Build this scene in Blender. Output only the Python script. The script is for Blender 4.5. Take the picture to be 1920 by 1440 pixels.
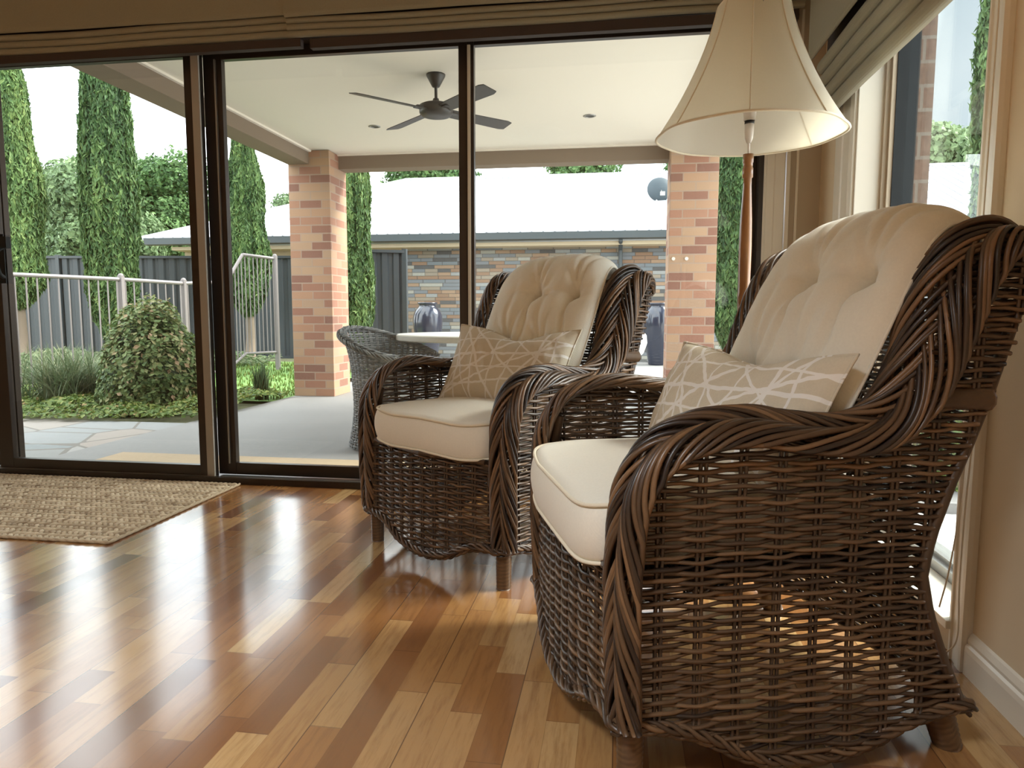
import bpy, math, random
import numpy as np
from mathutils import Vector, Matrix
PI = math.pi
RNG = np.random.default_rng(7)
random.seed(7)
scene = bpy.context.scene
for o in list(bpy.data.objects): bpy.data.objects.remove(o)
COL = scene.collection

# ------------------------------------------------------------------ camera
F_PX = 1310.0; YAW, PIT, ROL = [math.radians(a) for a in (8.69, 5.7, .1)]; CAM_H = .88
fw = Vector((-math.sin(YAW)*math.cos(PIT), math.cos(YAW)*math.cos(PIT), -math.sin(PIT)))
rt = Vector((math.cos(YAW), math.sin(YAW), 0)); up = rt.cross(fw)
rt, up = rt*math.cos(ROL)+up*math.sin(ROL), -rt*math.sin(ROL)+up*math.cos(ROL)
cd = bpy.data.cameras.new('camera'); cam = bpy.data.objects.new('camera', cd); COL.objects.link(cam)
cam.matrix_world = Matrix(((rt.x, up.x, -fw.x, 0), (rt.y, up.y, -fw.y, 0), (rt.z, up.z, -fw.z, CAM_H), (0, 0, 0, 1)))
cd.sensor_width = 36; cd.lens = 36*F_PX/1920; cd.clip_start = .05; cd.clip_end = 400
scene.camera = cam

# ------------------------------------------------------------------ world, sun, exposure
scene.view_settings.view_transform = 'Standard'; scene.view_settings.look = 'None'
scene.view_settings.gamma = 1; scene.view_settings.use_curve_mapping = False
scene.view_settings.exposure = 1.55
w = bpy.data.worlds.new('world'); scene.world = w; w.use_nodes = True
wn = w.node_tree; wn.nodes.clear()
wo = wn.nodes.new('ShaderNodeOutputWorld'); bg = wn.nodes.new('ShaderNodeBackground')
tc = wn.nodes.new('ShaderNodeTexCoord'); no = wn.nodes.new('ShaderNodeTexNoise'); cr = wn.nodes.new('ShaderNodeValToRGB')
no.inputs['Scale'].default_value = 2.2; no.inputs['Detail'].default_value = 4
cr.color_ramp.elements[0].position = .35; cr.color_ramp.elements[0].color = (.72, .82, .95, 1)
cr.color_ramp.elements[1].position = .6; cr.color_ramp.elements[1].color = (1, 1, 1, 1)
bg.inputs['Strength'].default_value = 2.2
wn.links.new(tc.outputs['Generated'], no.inputs['Vector']); wn.links.new(no.outputs['Fac'], cr.inputs['Fac'])
sx = wn.nodes.new('ShaderNodeSeparateXYZ'); wn.links.new(tc.outputs['Generated'], sx.inputs[0])
mr = wn.nodes.new('ShaderNodeValToRGB'); wn.links.new(sx.outputs['X'], mr.inputs[0])   # bank of grey-blue cloud to the north-east
for p_, v_ in ((.26, 0), (.35, 1), (.50, 1), (.64, 0)):
    e_ = mr.color_ramp.elements.new(p_); e_.color = (v_, v_, v_, 1)
mr.color_ramp.elements[0].color = (0, 0, 0, 1); mr.color_ramp.elements[-1].color = (0, 0, 0, 1)
c2 = wn.nodes.new('ShaderNodeValToRGB'); c2.color_ramp.elements[0].position = .36; c2.color_ramp.elements[0].color = (.085, .115, .14, 1)
c2.color_ramp.elements[1].position = .62; c2.color_ramp.elements[1].color = (.165, .18, .19, 1); wn.links.new(no.outputs['Fac'], c2.inputs['Fac'])
mxw = wn.nodes.new('ShaderNodeMixRGB'); wn.links.new(mr.outputs[0], mxw.inputs[0]); wn.links.new(cr.outputs['Color'], mxw.inputs[1]); wn.links.new(c2.outputs['Color'], mxw.inputs[2])
wn.links.new(mxw.outputs[0], bg.inputs['Color']); wn.links.new(bg.outputs[0], wo.inputs[0])
sd = bpy.data.lights.new('sun', 'SUN'); sd.energy = 3.4; sd.angle = math.radians(26); sd.color = (1, .95, .87)
so = bpy.data.objects.new('sun', sd); COL.objects.link(so)
FILL_LIGHTS = ((-.9, -.6), (-3.4, -.8), (-1.9, -2.4)); FILL_W = 22  # positions and power of the added fill lights, out of view
so.rotation_euler = Vector((.85, .30, .78)).to_track_quat('Z', 'Y').to_euler(); so.location = (8, 3, 9)

# ------------------------------------------------------------------ materials
class NT:
    def __init__(s, name):
        s.m = bpy.data.materials.new(name); s.m.use_nodes = True; s.t = s.m.node_tree; s.t.nodes.clear()
        s.out = s.t.nodes.new('ShaderNodeOutputMaterial')
    def n(s, k, **kw):
        nd = s.t.nodes.new('ShaderNode'+k)
        for a, b in kw.items(): setattr(nd, a, b)
        return nd
    def put(s, sock, v):
        if hasattr(v, 'is_output'): s.t.links.new(v, sock)
        elif v is not None: sock.default_value = v
    def math(s, op, a, b=None, c=None):
        nd = s.n('Math', operation=op); s.put(nd.inputs[0], a)
        if b is not None: s.put(nd.inputs[1], b)
        if c is not None: s.put(nd.inputs[2], c)
        return nd.outputs[0]
    def xyz(s, kind='Object'):
        t = s.n('TexCoord'); sp = s.n('SeparateXYZ'); s.t.links.new(t.outputs[kind], sp.inputs[0]); return sp.outputs
    def comb(s, x, y, z=0.):
        c = s.n('CombineXYZ'); s.put(c.inputs[0], x); s.put(c.inputs[1], y); s.put(c.inputs[2], z); return c.outputs[0]
    def white(s, vec):
        nd = s.n('TexWhiteNoise', noise_dimensions='3D'); s.put(nd.inputs['Vector'], vec); return nd.outputs['Value']
    def noise(s, vec, scale, detail=3., rough=.5):
        nd = s.n('TexNoise'); s.put(nd.inputs['Vector'], vec); nd.inputs['Scale'].default_value = scale
        nd.inputs['Detail'].default_value = detail; nd.inputs['Roughness'].default_value = rough; return nd.outputs['Fac']
    def ramp(s, fac, stops, const=False):
        nd = s.n('ValToRGB'); r = nd.color_ramp; r.interpolation = 'CONSTANT' if const else 'LINEAR'
        while len(r.elements) < len(stops): r.elements.new(.5)
        for e, (p, c) in zip(r.elements, stops): e.position = p; e.color = (*c, 1)
        s.put(nd.inputs[0], fac); return nd.outputs[0]
    def mix(s, f, a, b, blend='MIX'):
        nd = s.n('MixRGB', blend_type=blend); s.put(nd.inputs[0], f)
        s.put(nd.inputs[1], (*a, 1) if isinstance(a, tuple) else a); s.put(nd.inputs[2], (*b, 1) if isinstance(b, tuple) else b); return nd.outputs[0]
    def bump(s, h, strength=.3, dist=.01):
        nd = s.n('Bump'); nd.inputs['Strength'].default_value = strength; nd.inputs['Distance'].default_value = dist
        s.put(nd.inputs['Height'], h); return nd.outputs[0]
    def bsdf(s, color, rough=.5, metal=0., bump=None, coat=0., spec=None, **kw):
        b = s.n('BsdfPrincipled'); s.put(b.inputs['Base Color'], (*color, 1) if isinstance(color, tuple) else color)
        s.put(b.inputs['Roughness'], rough); b.inputs['Metallic'].default_value = metal
        if bump is not None: s.put(b.inputs['Normal'], bump)
        b.inputs['Coat Weight'].default_value = coat
        if spec is not None: b.inputs['Specular IOR Level'].default_value = spec
        for k, v in kw.items(): s.put(b.inputs[k.replace('_', ' ')], v)
        s.t.links.new(b.outputs[0], s.out.inputs[0]); return s.m

def plain(name, color, rough=.5, metal=0., nz=0., nscale=30, bump=0., coat=0.):
    n = NT(name); tcn = n.n('TexCoord').outputs['Object']
    f = n.noise(tcn, nscale)
    c = n.mix(n.math('MULTIPLY', f, nz), color, tuple(v*.55 for v in color)) if nz else color
    return n.bsdf(c, rough, metal, n.bump(f, bump, .004) if bump else None, coat)

def cell_nodes(n, h, v, cw, ch, half=True):
    row = n.math('FLOOR', n.math('DIVIDE', v, ch))
    if half: off = n.math('MULTIPLY', n.math('MODULO', n.math('ADD', row, 1000.), 2.), .5)
    else: off = n.math('MULTIPLY', n.white(n.comb(row, 3.3, 7.1)), 9.)
    q = n.math('ADD', n.math('DIVIDE', h, cw), off); col = n.math('FLOOR', q)
    return row, col, n.math('FRACT', q), n.math('FRACT', n.math('DIVIDE', v, ch))
def edge(n, f, wdt):   # 1 in the joint
    a = n.math('LESS_THAN', f, wdt); b = n.math('GREATER_THAN', f, 1-wdt); return n.math('MAXIMUM', a, b)

def brick_mat(name, ramp, mortar):
    n = NT(name); x, y, z = n.xyz()
    h = n.math('ADD', x, y); row, col, fh, fv = cell_nodes(n, h, z, .24, .086)
    r = n.white(n.comb(row, col, 1.7)); j = n.math('MAXIMUM', edge(n, fh, .022), edge(n, fv, .075))
    c = n.ramp(r, ramp); nz = n.noise(n.n('TexCoord').outputs['Object'], 60)
    c = n.mix(n.math('MULTIPLY', nz, .3), c, (.5, .3, .2)); c = n.mix(j, c, mortar)
    return n.bsdf(c, .9, bump=n.bump(n.math('SUBTRACT', n.math('MULTIPLY', nz, .3), j), .5, .006))

def floor_mat():
    n = NT('timber_floor'); x, y, z = n.xyz()
    row = n.math('FLOOR', n.math('DIVIDE', x, .0715)); fx = n.math('FRACT', n.math('DIVIDE', x, .0715))
    r1 = n.white(n.comb(row, 5.1, 2.)); q = n.math('ADD', n.math('DIVIDE', y, n.math('ADD', .3, n.math('MULTIPLY', r1, .25))), n.math('MULTIPLY', r1, 7.))
    col = n.math('FLOOR', q); fy = n.math('FRACT', q)
    r = n.white(n.comb(row, col, .5)); r2 = n.white(n.comb(row, col, 9.5))
    base = n.ramp(r, [(0, (.15, .056, .019)), (.15, (.22, .090, .029)), (.4, (.31, .142, .047)), (.65, (.36, .185, .066)), (.85, (.44, .25, .10)), (1, (.53, .345, .155))])
    gv = n.comb(n.math('ADD', n.math('MULTIPLY', x, 9.), n.math('MULTIPLY', r2, 30.)), n.math('MULTIPLY', y, .9), r2)
    g = n.noise(gv, 6., 5., .65); g2 = n.noise(gv, 26., 3.)
    base = n.mix(n.math('MULTIPLY', n.math('SMOOTH_MAX', n.math('SUBTRACT', g, .48), 0., .02), 2.4), base, (.17, .068, .024))
    base = n.mix(n.math('MULTIPLY', g2, .16), base, (.20, .09, .035))
    b3 = n.math('FRACT', n.math('DIVIDE', x, .2145))
    seam = n.math('MAXIMUM', n.math('LESS_THAN', b3, .012), n.math('MULTIPLY', n.math('LESS_THAN', fy, .006), .6))
    seam = n.math('MAXIMUM', seam, n.math('MULTIPLY', n.math('LESS_THAN', fx, .018), .35))
    base = n.mix(n.math('MULTIPLY', seam, .75), base, (.07, .03, .015))
    rough = n.math('ADD', .13, n.math('MULTIPLY', n.noise(n.n('TexCoord').outputs['Object'], 7.), .10))
    bmp = n.bump(n.math('ADD', n.math('MULTIPLY', g, .10), n.math('MULTIPLY', seam, -.6)), .10, .003)
    return n.bsdf(base, rough, bump=bmp, coat=.3, Coat_Roughness=.12)

def stack_stone():
    n = NT('stacked_stone'); x, y, z = n.xyz(); h = n.math('ADD', x, y)
    row = n.math('FLOOR', n.math('DIVIDE', z, .072)); r1 = n.white(n.comb(row, 2., 2.))
    q = n.math('ADD', n.math('DIVIDE', h, n.math('ADD', .22, n.math('MULTIPLY', r1, .3))), n.math('MULTIPLY', r1, 11.)); col = n.math('FLOOR', q)
    r = n.white(n.comb(row, col, 4.))
    c = n.ramp(r, [(0, (.05, .055, .06)), (.12, (.15, .17, .19)), (.3, (.28, .29, .28)), (.42, (.24, .13, .07)), (.55, (.27, .22, .16)), (.68, (.14, .17, .19)), (.8, (.31, .19, .11)), (.92, (.34, .33, .28)), (1, (.22, .24, .23))], True)
    nz = n.noise(n.n('TexCoord').outputs['Object'], 25.); c = n.mix(n.math('MULTIPLY', nz, .5), c, (.17, .15, .13))
    j = n.math('MAXIMUM', edge(n, n.math('FRACT', q), .02), edge(n, n.math('FRACT', n.math('DIVIDE', z, .072)), .07))
    c = n.mix(n.math('MULTIPLY', j, .7), c, (.06, .055, .05))
    return n.bsdf(c, .85, bump=n.bump(n.math('SUBTRACT', r, j), .6, .02))

def flag_mat():
    n = NT('crazy_paving'); co = n.n('TexCoord').outputs['Object']
    v = n.n('TexVoronoi', feature='F1'); n.put(v.inputs['Vector'], co); v.inputs['Scale'].default_value = 2.3
    e = n.n('TexVoronoi', feature='DISTANCE_TO_EDGE'); n.put(e.inputs['Vector'], co); e.inputs['Scale'].default_value = 2.3
    sp = n.n('SeparateXYZ'); n.t.links.new(v.outputs['Color'], sp.inputs[0])
    c = n.ramp(sp.outputs[0], [(0, (.19, .22, .23)), (.3, (.28, .26, .23)), (.55, (.32, .26, .22)), (.75, (.25, .26, .26)), (1, (.34, .32, .29))])
    c = n.mix(n.math('MULTIPLY', n.noise(co, 12.), .4), c, (.22, .20, .18))
    c = n.mix(n.math('LESS_THAN', e.outputs[0], .025), c, (.16, .14, .12))
    return n.bsdf(c, .8)

def wicker_mat(name, lo, hi, rough=.42, coat=.25):
    n = NT(name); a = n.n('Attribute', attribute_name='tint'); co = n.n('TexCoord').outputs['Object']
    c = n.ramp(a.outputs['Fac'], [(0, lo), (.45, tuple((p+q)/2 for p, q in zip(lo, hi))), (.8, hi), (1, tuple(q*1.35 for q in hi))])
    nz = n.noise(co, 45., 4.); c = n.mix(n.math('MULTIPLY', nz, .45), c, tuple(p*.5 for p in lo))
    return n.bsdf(c, rough, bump=n.bump(n.noise(co, 400.), .15, .001), coat=coat, Coat_Roughness=.25)

def fabric_mat(name, color, weave=900., nz=.12, trans=0.):
    n = NT(name); co = n.n('TexCoord').outputs['Object']; x, y, z = n.xyz()
    wv = n.math('MULTIPLY', n.math('SINE', n.math('MULTIPLY', n.math('ADD', x, y), weave)), n.math('SINE', n.math('MULTIPLY', n.math('SUBTRACT', z, y), weave)))
    f = n.noise(co, 180., 3.); c = n.mix(n.math('MULTIPLY', f, nz*3), color, tuple(v*.72 for v in color))
    n.bsdf(c, .9, bump=n.bump(n.math('ADD', n.math('MULTIPLY', wv, .4), f), .12, .0012), Sheen_Weight=.15)
    if trans:
        b = n.out.inputs[0].links[0].from_socket; tr = n.n('BsdfTranslucent'); tr.inputs[0].default_value = (*color, 1)
        mx = n.n('MixShader'); mx.inputs[0].default_value = trans
        n.t.links.new(b, mx.inputs[1]); n.t.links.new(tr.outputs[0], mx.inputs[2]); n.t.links.new(mx.outputs[0], n.out.inputs[0])
    return n.m

def leaf_mat(name, stops, trans=.25):
    n = NT(name); a = n.n('Attribute', attribute_name='tint'); c = n.ramp(a.outputs['Fac'], stops)
    n.bsdf(c, .6, spec=.3)
    b = n.out.inputs[0].links[0].from_socket; tr = n.n('BsdfTranslucent'); n.t.links.new(c, tr.inputs[0])
    mx = n.n('MixShader'); mx.inputs[0].default_value = trans
    n.t.links.new(b, mx.inputs[1]); n.t.links.new(tr.outputs[0], mx.inputs[2]); n.t.links.new(mx.outputs[0], n.out.inputs[0])
    return n.m

def glass_mat():
    n = NT('window_glass'); tr = n.n('BsdfTransparent'); tr.inputs[0].default_value = (.93, .96, .95, 1)
    gl = n.n('BsdfGlossy'); gl.inputs['Roughness'].default_value = 0.0
    lw = n.n('LayerWeight'); lw.inputs[0].default_value = .5; mx = n.n('MixShader')
    n.put(mx.inputs[0], n.math('ADD', .03, n.math('MULTIPLY', .9, n.math('POWER', lw.outputs['Facing'], 5.)))); n.t.links.new(tr.outputs[0], mx.inputs[1]); n.t.links.new(gl.outputs[0], mx.inputs[2])
    n.t.links.new(mx.outputs[0], n.out.inputs[0]); return n.m

def rug_mat():
    n = NT('braided_jute'); a = n.n('Attribute', attribute_name='tint')
    c = n.ramp(a.outputs['Fac'], [(0, (.26, .18, .11)), (.5, (.55, .44, .30)), (1, (.80, .68, .50))])
    f = n.noise(n.n('TexCoord').outputs['Object'], 160.); c = n.mix(n.math('MULTIPLY', f, .4), c, (.25, .17, .09))
    return n.bsdf(c, .95, bump=n.bump(f, .4, .003))

def pillow_mat():
    n = NT('patterned_linen'); x, y, z = n.xyz(); co = n.n('TexCoord').outputs['Object']
    f = n.noise(co, 220., 3.); wob = n.math('MULTIPLY', n.math('SUBTRACT', n.noise(co, 7.), .5), .035)
    base = n.mix(n.math('MULTIPLY', f, .5), (.68, .61, .48), (.50, .44, .34))
    tot = None
    for ang, c0, w0 in [(5, .035, .006), (8, -.075, .005), (82, -.16, .006), (76, -.06, .005), (100, .12, .005), (95, .20, .006), (38, .05, .006), (-35, .02, .005), (55, -.11, .005), (-52, -.08, .006), (-28, .11, .004), (25, -.02, .005), (64, .16, .005), (3, -.02, .004), (2, .095, .004), (88, -.22, .004), (91, .02, .004), (-60, -.17, .004)]:
        a = math.radians(ang)
        d = n.math('ADD', n.math('SUBTRACT', n.math('ADD', n.math('MULTIPLY', x, -math.sin(a)), n.math('MULTIPLY', z, math.cos(a))), c0), wob)
        l = n.math('LESS_THAN', n.math('ABSOLUTE', d), w0*.8)
        tot = l if tot is None else n.math('MAXIMUM', tot, l)
    c = n.mix(n.math('MULTIPLY', tot, .85), base, (.88, .86, .83))
    return n.bsdf(c, .85, bump=n.bump(n.math('ADD', f, n.math('MULTIPLY', tot, .5)), .2, .0015))

def grass_ground(name, a, b):
    n = NT(name); co = n.n('TexCoord').outputs['Object']
    f = n.noise(co, 9., 6.); return n.bsdf(n.mix(f, a, b), .95, bump=n.bump(n.noise(co, 80.), .6, .02))

M = {}
M['wicker'] = wicker_mat('brown_wicker', (.022, .011, .007), (.185, .100, .047))
M['grey_wicker'] = wicker_mat('grey_wicker', (.11, .115, .12), (.30, .30, .29), .7, 0.)
M['cream'] = fabric_mat('cream_canvas', (.86, .82, .715))
M['piping'] = fabric_mat('cream_piping', (.84, .76, .60))
M['shade'] = fabric_mat('lampshade_linen', (.84, .79, .66), 1400., .10, .62)
M['lining'] = fabric_mat('lampshade_lining', (.88, .84, .78), 1400., .03, .6)
M['blind'] = fabric_mat('roman_blind_fabric', (.28, .245, .165), 700., .2)
M['blind_dark'] = plain('blind_rail_gap_shade', (.035, .02, .014), .7)
M['pillow'] = pillow_mat()
M['floor'] = floor_mat()
M['wall'] = plain('tan_wall_paint', (.76, .62, .43), .7, nz=.06, nscale=3., bump=.04)
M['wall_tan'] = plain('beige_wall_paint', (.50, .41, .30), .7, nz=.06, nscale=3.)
M['trim'] = plain('cream_gloss_trim', (.80, .74, .63), .35)
M['ceil'] = plain('ceiling_paint', (.75, .70, .60), .9)
M['bronze'] = plain('bronze_aluminium', (.042, .031, .024), .35, .5)
M['black_al'] = plain('black_aluminium', (.004, .006, .007), .7)
M['silver'] = plain('satin_aluminium', (.36, .35, .33), .35, .7)
M['glass'] = glass_mat()
M['bead'] = plain('cream_bead', (.62, .56, .45), .5)
M['interlock'] = plain('pale_grey_seal', (.36, .33, .29), .5)
M['rug'] = rug_mat()
M['soffit'] = plain('patio_ceiling_paint', (.88, .81, .71), .9)
M['beam'] = plain('taupe_render', (.25, .19, .14), .9, nz=.15, nscale=12.)
BR = [(0, (.19, .085, .065)), (.2, (.28, .125, .085)), (.45, (.34, .16, .105)), (.62, (.40, .22, .135)), (.8, (.44, .28, .17)), (1, (.38, .25, .165))]
M['brick'] = brick_mat('red_tan_brick', BR, (.38, .27, .20))
M['brick2'] = brick_mat('dark_red_brick', [(0, (.040, .022, .018)), (.5, (.066, .032, .024)), (1, (.056, .038, .03))], (.17, .14, .115))
M['stone'] = stack_stone()
M['concrete'] = plain('smooth_concrete', (.24, .23, .22), .75, nz=.35, nscale=2.5)
M['pale_concrete'] = plain('pale_concrete', (.62, .60, .56), .85, nz=.2, nscale=3.)
M['flag'] = flag_mat()
M['mat_strip'] = plain('sandstone_strip', (.47, .35, .22), .9, nz=.4, nscale=60.)
M['lawn'] = grass_ground('lawn_grass', (.09, .18, .04), (.19, .32, .085))
M['soil'] = grass_ground('garden_soil', (.14, .12, .08), (.20, .22, .10))
M['colorbond'] = plain('dark_grey_steel', (.038, .044, .048), .5)
M['pool_fence'] = plain('pale_powdercoat', (.21, .18, .175), .5)
M['roofing'] = plain('white_roof_steel', (.40, .405, .43), .6)
M['gutter'] = plain('grey_gutter', (.05, .06, .063), .5)
M['fascia'] = plain('tan_render', (.48, .38, .25), .85)
M['dish'] = plain('grey_dish', (.03, .045, .055), .6)
M['urn'] = plain('blue_black_glaze', (.022, .026, .045), .15, coat=.4, nz=.5, nscale=6.)
M['table'] = plain('pale_stone_top', (.66, .62, .54), .5, nz=.2)
M['table_leg'] = plain('brown_stone_base', (.20, .14, .09), .7)
M['white_plastic'] = plain('white_plastic', (.9, .9, .88), .4)
M['fan'] = plain('charcoal_metal', (.045, .042, .04), .4, .2)
M['lamp_wood'] = None
n_ = NT('turned_oak'); x_, y_, z_ = n_.xyz()
g_ = n_.noise(n_.comb(n_.math('MULTIPLY', x_, 8.), n_.math('MULTIPLY', y_, 8.), n_.math('MULTIPLY', z_, .8)), 9., 4.)
M['lamp_wood'] = n_.bsdf(n_.ramp(g_, [(.3, (.21, .085, .028)), (.7, (.40, .19, .07))]), .3, coat=.4)
M['ceramic'] = plain('white_bulb_holder', (.75, .70, .66), .4)
M['black'] = plain('black_plastic', (.01, .01, .01), .5)
M['bark'] = plain('grey_bark', (.20, .15, .11), .9, nz=.5, nscale=20.)
M['timber_edge'] = plain('weathered_timber', (.42, .33, .20), .9, nz=.4, nscale=25.)
M['cypress'] = leaf_mat('cypress_foliage', [(0, (0.016, 0.040, 0.013)), (.4, (0.056, 0.112, 0.036)), (.8, (0.136, 0.216, 0.068)), (1, (0.216, 0.288, 0.096))])
M['shrub'] = leaf_mat('shrub_leaves', [(0, (0.028, 0.056, 0.020)), (.4, (0.080, 0.136, 0.044)), (.72, (0.176, 0.232, 0.080)), (.92, (0.336, 0.304, 0.144)), (1, (0.400, 0.272, 0.160))])
M['tree'] = leaf_mat('tree_leaves', [(0, (0.024, 0.056, 0.020)), (.5, (0.068, 0.136, 0.040)), (1, (0.160, 0.256, 0.088))])
M['pale_tree'] = leaf_mat('pale_tree_leaves', [(0, (0.048, 0.080, 0.040)), (.5, (0.120, 0.184, 0.080)), (1, (0.240, 0.320, 0.160))])
M['yellow'] = leaf_mat('yellow_leaves', [(0, (0.200, 0.256, 0.024)), (1, (0.496, 0.496, 0.064))])
M['cover'] = leaf_mat('groundcover_leaves', [(0, (0.040, 0.072, 0.016)), (.5, (0.120, 0.192, 0.040)), (.85, (0.256, 0.288, 0.072)), (1, (0.360, 0.240, 0.096))])
M['blade'] = leaf_mat('grass_blades', [(0, (0.040, 0.064, 0.028)), (.5, (0.120, 0.168, 0.080)), (.85, (0.264, 0.280, 0.160)), (1, (0.384, 0.336, 0.208))])

# ------------------------------------------------------------------ mesh builder
class MB:
    def __init__(s): s.v = []; s.f4 = []; s.f3 = []; s.t = []; s.n = 0; s.ng = []
    def add(s, v, quads=None, tris=None, tint=.5):
        v = np.asarray(v, float).reshape(-1, 3)
        if quads is not None and len(quads): s.f4.append(np.asarray(quads, int).reshape(-1, 4)+s.n)
        if tris is not None and len(tris): s.f3.append(np.asarray(tris, int).reshape(-1, 3)+s.n)
        s.v.append(v); s.t.append(np.broadcast_to(np.asarray(tint, float), (len(v),)).copy()); s.n += len(v)
        return s
    def grid(s, P, closeu=False, closev=False, tint=.5):
        P = np.asarray(P, float); a, b = P.shape[:2]
        i = np.arange(a if closeu else a-1)[:, None]; j = np.arange(b if closev else b-1)[None, :]
        i2 = (i+1) % a; j2 = (j+1) % b
        q = np.stack([i*b+j, i2*b+j, i2*b+j2, i*b+j2], -1).reshape(-1, 4)
        return s.add(P.reshape(-1, 3), q, tint=tint if np.ndim(tint) == 0 else np.asarray(tint).reshape(-1))
    def tube(s, path, r, k=6, closed=False, tint=.5, cap=True, squash=None):
        p = np.asarray(path, float); n = len(p)
        if closed: t = np.roll(p, -1, 0)-np.roll(p, 1, 0)
        else: t = np.gradient(p, axis=0)
        t /= np.linalg.norm(t, axis=1)[:, None]+1e-12
        ref = np.array([0, 0, 1.]) if abs(t[0][2]) < .9 else np.array([1., 0, 0])
        N = np.zeros_like(p); c = ref-t[0]*(ref@t[0]); N[0] = c/np.linalg.norm(c)
        for i in range(1, n):
            c = N[i-1]-t[i]*(N[i-1]@t[i]); N[i] = c/(np.linalg.norm(c)+1e-12)
        B = np.cross(t, N); a = np.linspace(0, 2*PI, k, endpoint=False)
        r = np.broadcast_to(np.asarray(r, float), (n,))
        P = p[:, None]+r[:, None, None]*(np.cos(a)[None, :, None]*N[:, None]+np.sin(a)[None, :, None]*B[:, None])
        st = s.n; s.grid(P, closeu=closed, closev=True, tint=tint)
        if cap and not closed:
            s.ng.append([st+i for i in range(k)][::-1]); s.ng.append([st+(n-1)*k+i for i in range(k)])
        return s
    def box(s, a, b, tint=.5):
        x0, y0, z0 = a; x1, y1, z1 = b
        v = [(x0, y0, z0), (x1, y0, z0), (x1, y1, z0), (x0, y1, z0), (x0, y0, z1), (x1, y0, z1), (x1, y1, z1), (x0, y1, z1)]
        return s.add(v, [(0, 3, 2, 1), (4, 5, 6, 7), (0, 1, 5, 4), (1, 2, 6, 5), (2, 3, 7, 6), (3, 0, 4, 7)], tint=tint)
    def lathe(s, prof, c=(0, 0, 0), k=32, tint=.5, scale=(1, 1)):
        prof = np.asarray(prof, float); a = np.linspace(0, 2*PI, k, endpoint=False)
        P = np.stack([prof[:, 0][:, None]*np.cos(a)*scale[0]+c[0], prof[:, 0][:, None]*np.sin(a)*scale[1]+c[1], np.repeat(prof[:, 1][:, None], k, 1)+c[2]], -1)
        st = s.n; s.grid(P, closev=True, tint=tint)
        for e in (0, len(prof)-1):
            if prof[e, 0] > 1e-5: s.ng.append([st+e*k+i for i in (range(k) if e else range(k-1, -1, -1))])
        return s
    def prism(s, prof, fn, tint=.5):    # prof: closed 2D outline; fn(p2d, end 0/1) -> point
        n = len(prof); P = [fn(p, 0) for p in prof]+[fn(p, 1) for p in prof]
        st = s.n; s.add(P, [(i, (i+1) % n, n+(i+1) % n, n+i) for i in range(n)], tint=tint)
        s.ng.append([st+i for i in range(n)][::-1]); s.ng.append([st+n+i for i in range(n)]); return s
    def build(s, name, mat, parent=None, smooth=False, loc=None, bevel=0, autosmooth=None):
        me = bpy.data.meshes.new(name); V = np.concatenate(s.v)
        F = []
        for a in s.f4: F.extend(a.tolist())
        for a in s.f3: F.extend(a.tolist())
        F.extend(s.ng)
        lt = np.array([len(f) for f in F]); ls = np.concatenate([[0], np.cumsum(lt)[:-1]]); li = np.fromiter((i for f in F for i in f), int)
        me.vertices.add(len(V)); me.vertices.foreach_set('co', V.ravel())
        me.loops.add(len(li)); me.loops.foreach_set('vertex_index', li)
        me.polygons.add(len(F)); me.polygons.foreach_set('loop_start', ls); me.polygons.foreach_set('loop_total', lt)
        me.update(calc_edges=True); me.validate()
        at = me.attributes.new('tint', 'FLOAT', 'POINT'); at.data.foreach_set('value', np.concatenate(s.t))
        me.polygons.foreach_set('use_smooth', [bool(smooth)]*len(me.polygons))
        if mat is not None: me.materials.append(mat)
        o = bpy.data.objects.new(name, me); COL.objects.link(o)
        if parent is not None: o.parent = parent
        if loc is not None: o.location = loc
        if bevel:
            b = o.modifiers.new('bevel', 'BEVEL'); b.width = bevel; b.segments = 2; b.limit_method = 'ANGLE'
        return o

def tag(o, label, cat, group=None, kind=None):
    if label: o['label'] = label
    if cat: o['category'] = cat
    if group: o['group'] = group
    if kind: o['kind'] = kind
    return o
def thing(name, label, cat, loc=(0, 0, 0), rotz=0, group=None):
    o = bpy.data.objects.new(name, None); COL.objects.link(o); o.empty_display_size = .1
    o.location = loc; o.rotation_euler = (0, 0, rotz); return tag(o, label, cat, group)
def struct(o): o['kind'] = 'structure'; return o
def copy_tree(o, parent=None):
    c = o.copy(); COL.objects.link(c); c.parent = parent
    for ch in list(o.children): copy_tree(ch, c)
    return c
def catmull(P, per=12):
    P = np.asarray(P, float); Q = np.vstack([2*P[0]-P[1], P, 2*P[-1]-P[-2]]); out = []
    for i in range(1, len(Q)-2):
        t = np.linspace(0, 1, per, endpoint=False)[:, None]; a, b, c, d = Q[i-1], Q[i], Q[i+1], Q[i+2]
        out.append(.5*((2*b)+(-a+c)*t+(2*a-5*b+4*c-d)*t**2+(-a+3*b-3*c+d)*t**3))
    return np.vstack(out+[P[-1:]])
def nrm(a): return a/(np.linalg.norm(a, axis=-1, keepdims=True)+1e-12)
def resample(P, n):
    L = np.concatenate([[0], np.cumsum(np.linalg.norm(np.diff(P[:, :3], axis=0), axis=1))]); t = np.linspace(0, L[-1], n)
    return np.stack([np.interp(t, L, P[:, i]) for i in range(P.shape[1])], 1), L[-1]
def lump(P, s, amp, seed=0):    # cheap smooth pseudo-noise
    r = np.random.default_rng(seed); out = np.zeros(P.shape[:-1])
    for k in range(5):
        d = r.normal(size=3); out += np.sin((P@d)*s*(1+.5*k)+r.uniform(0, 6))/(1+.4*k)
    return out*amp/2.2

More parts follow.
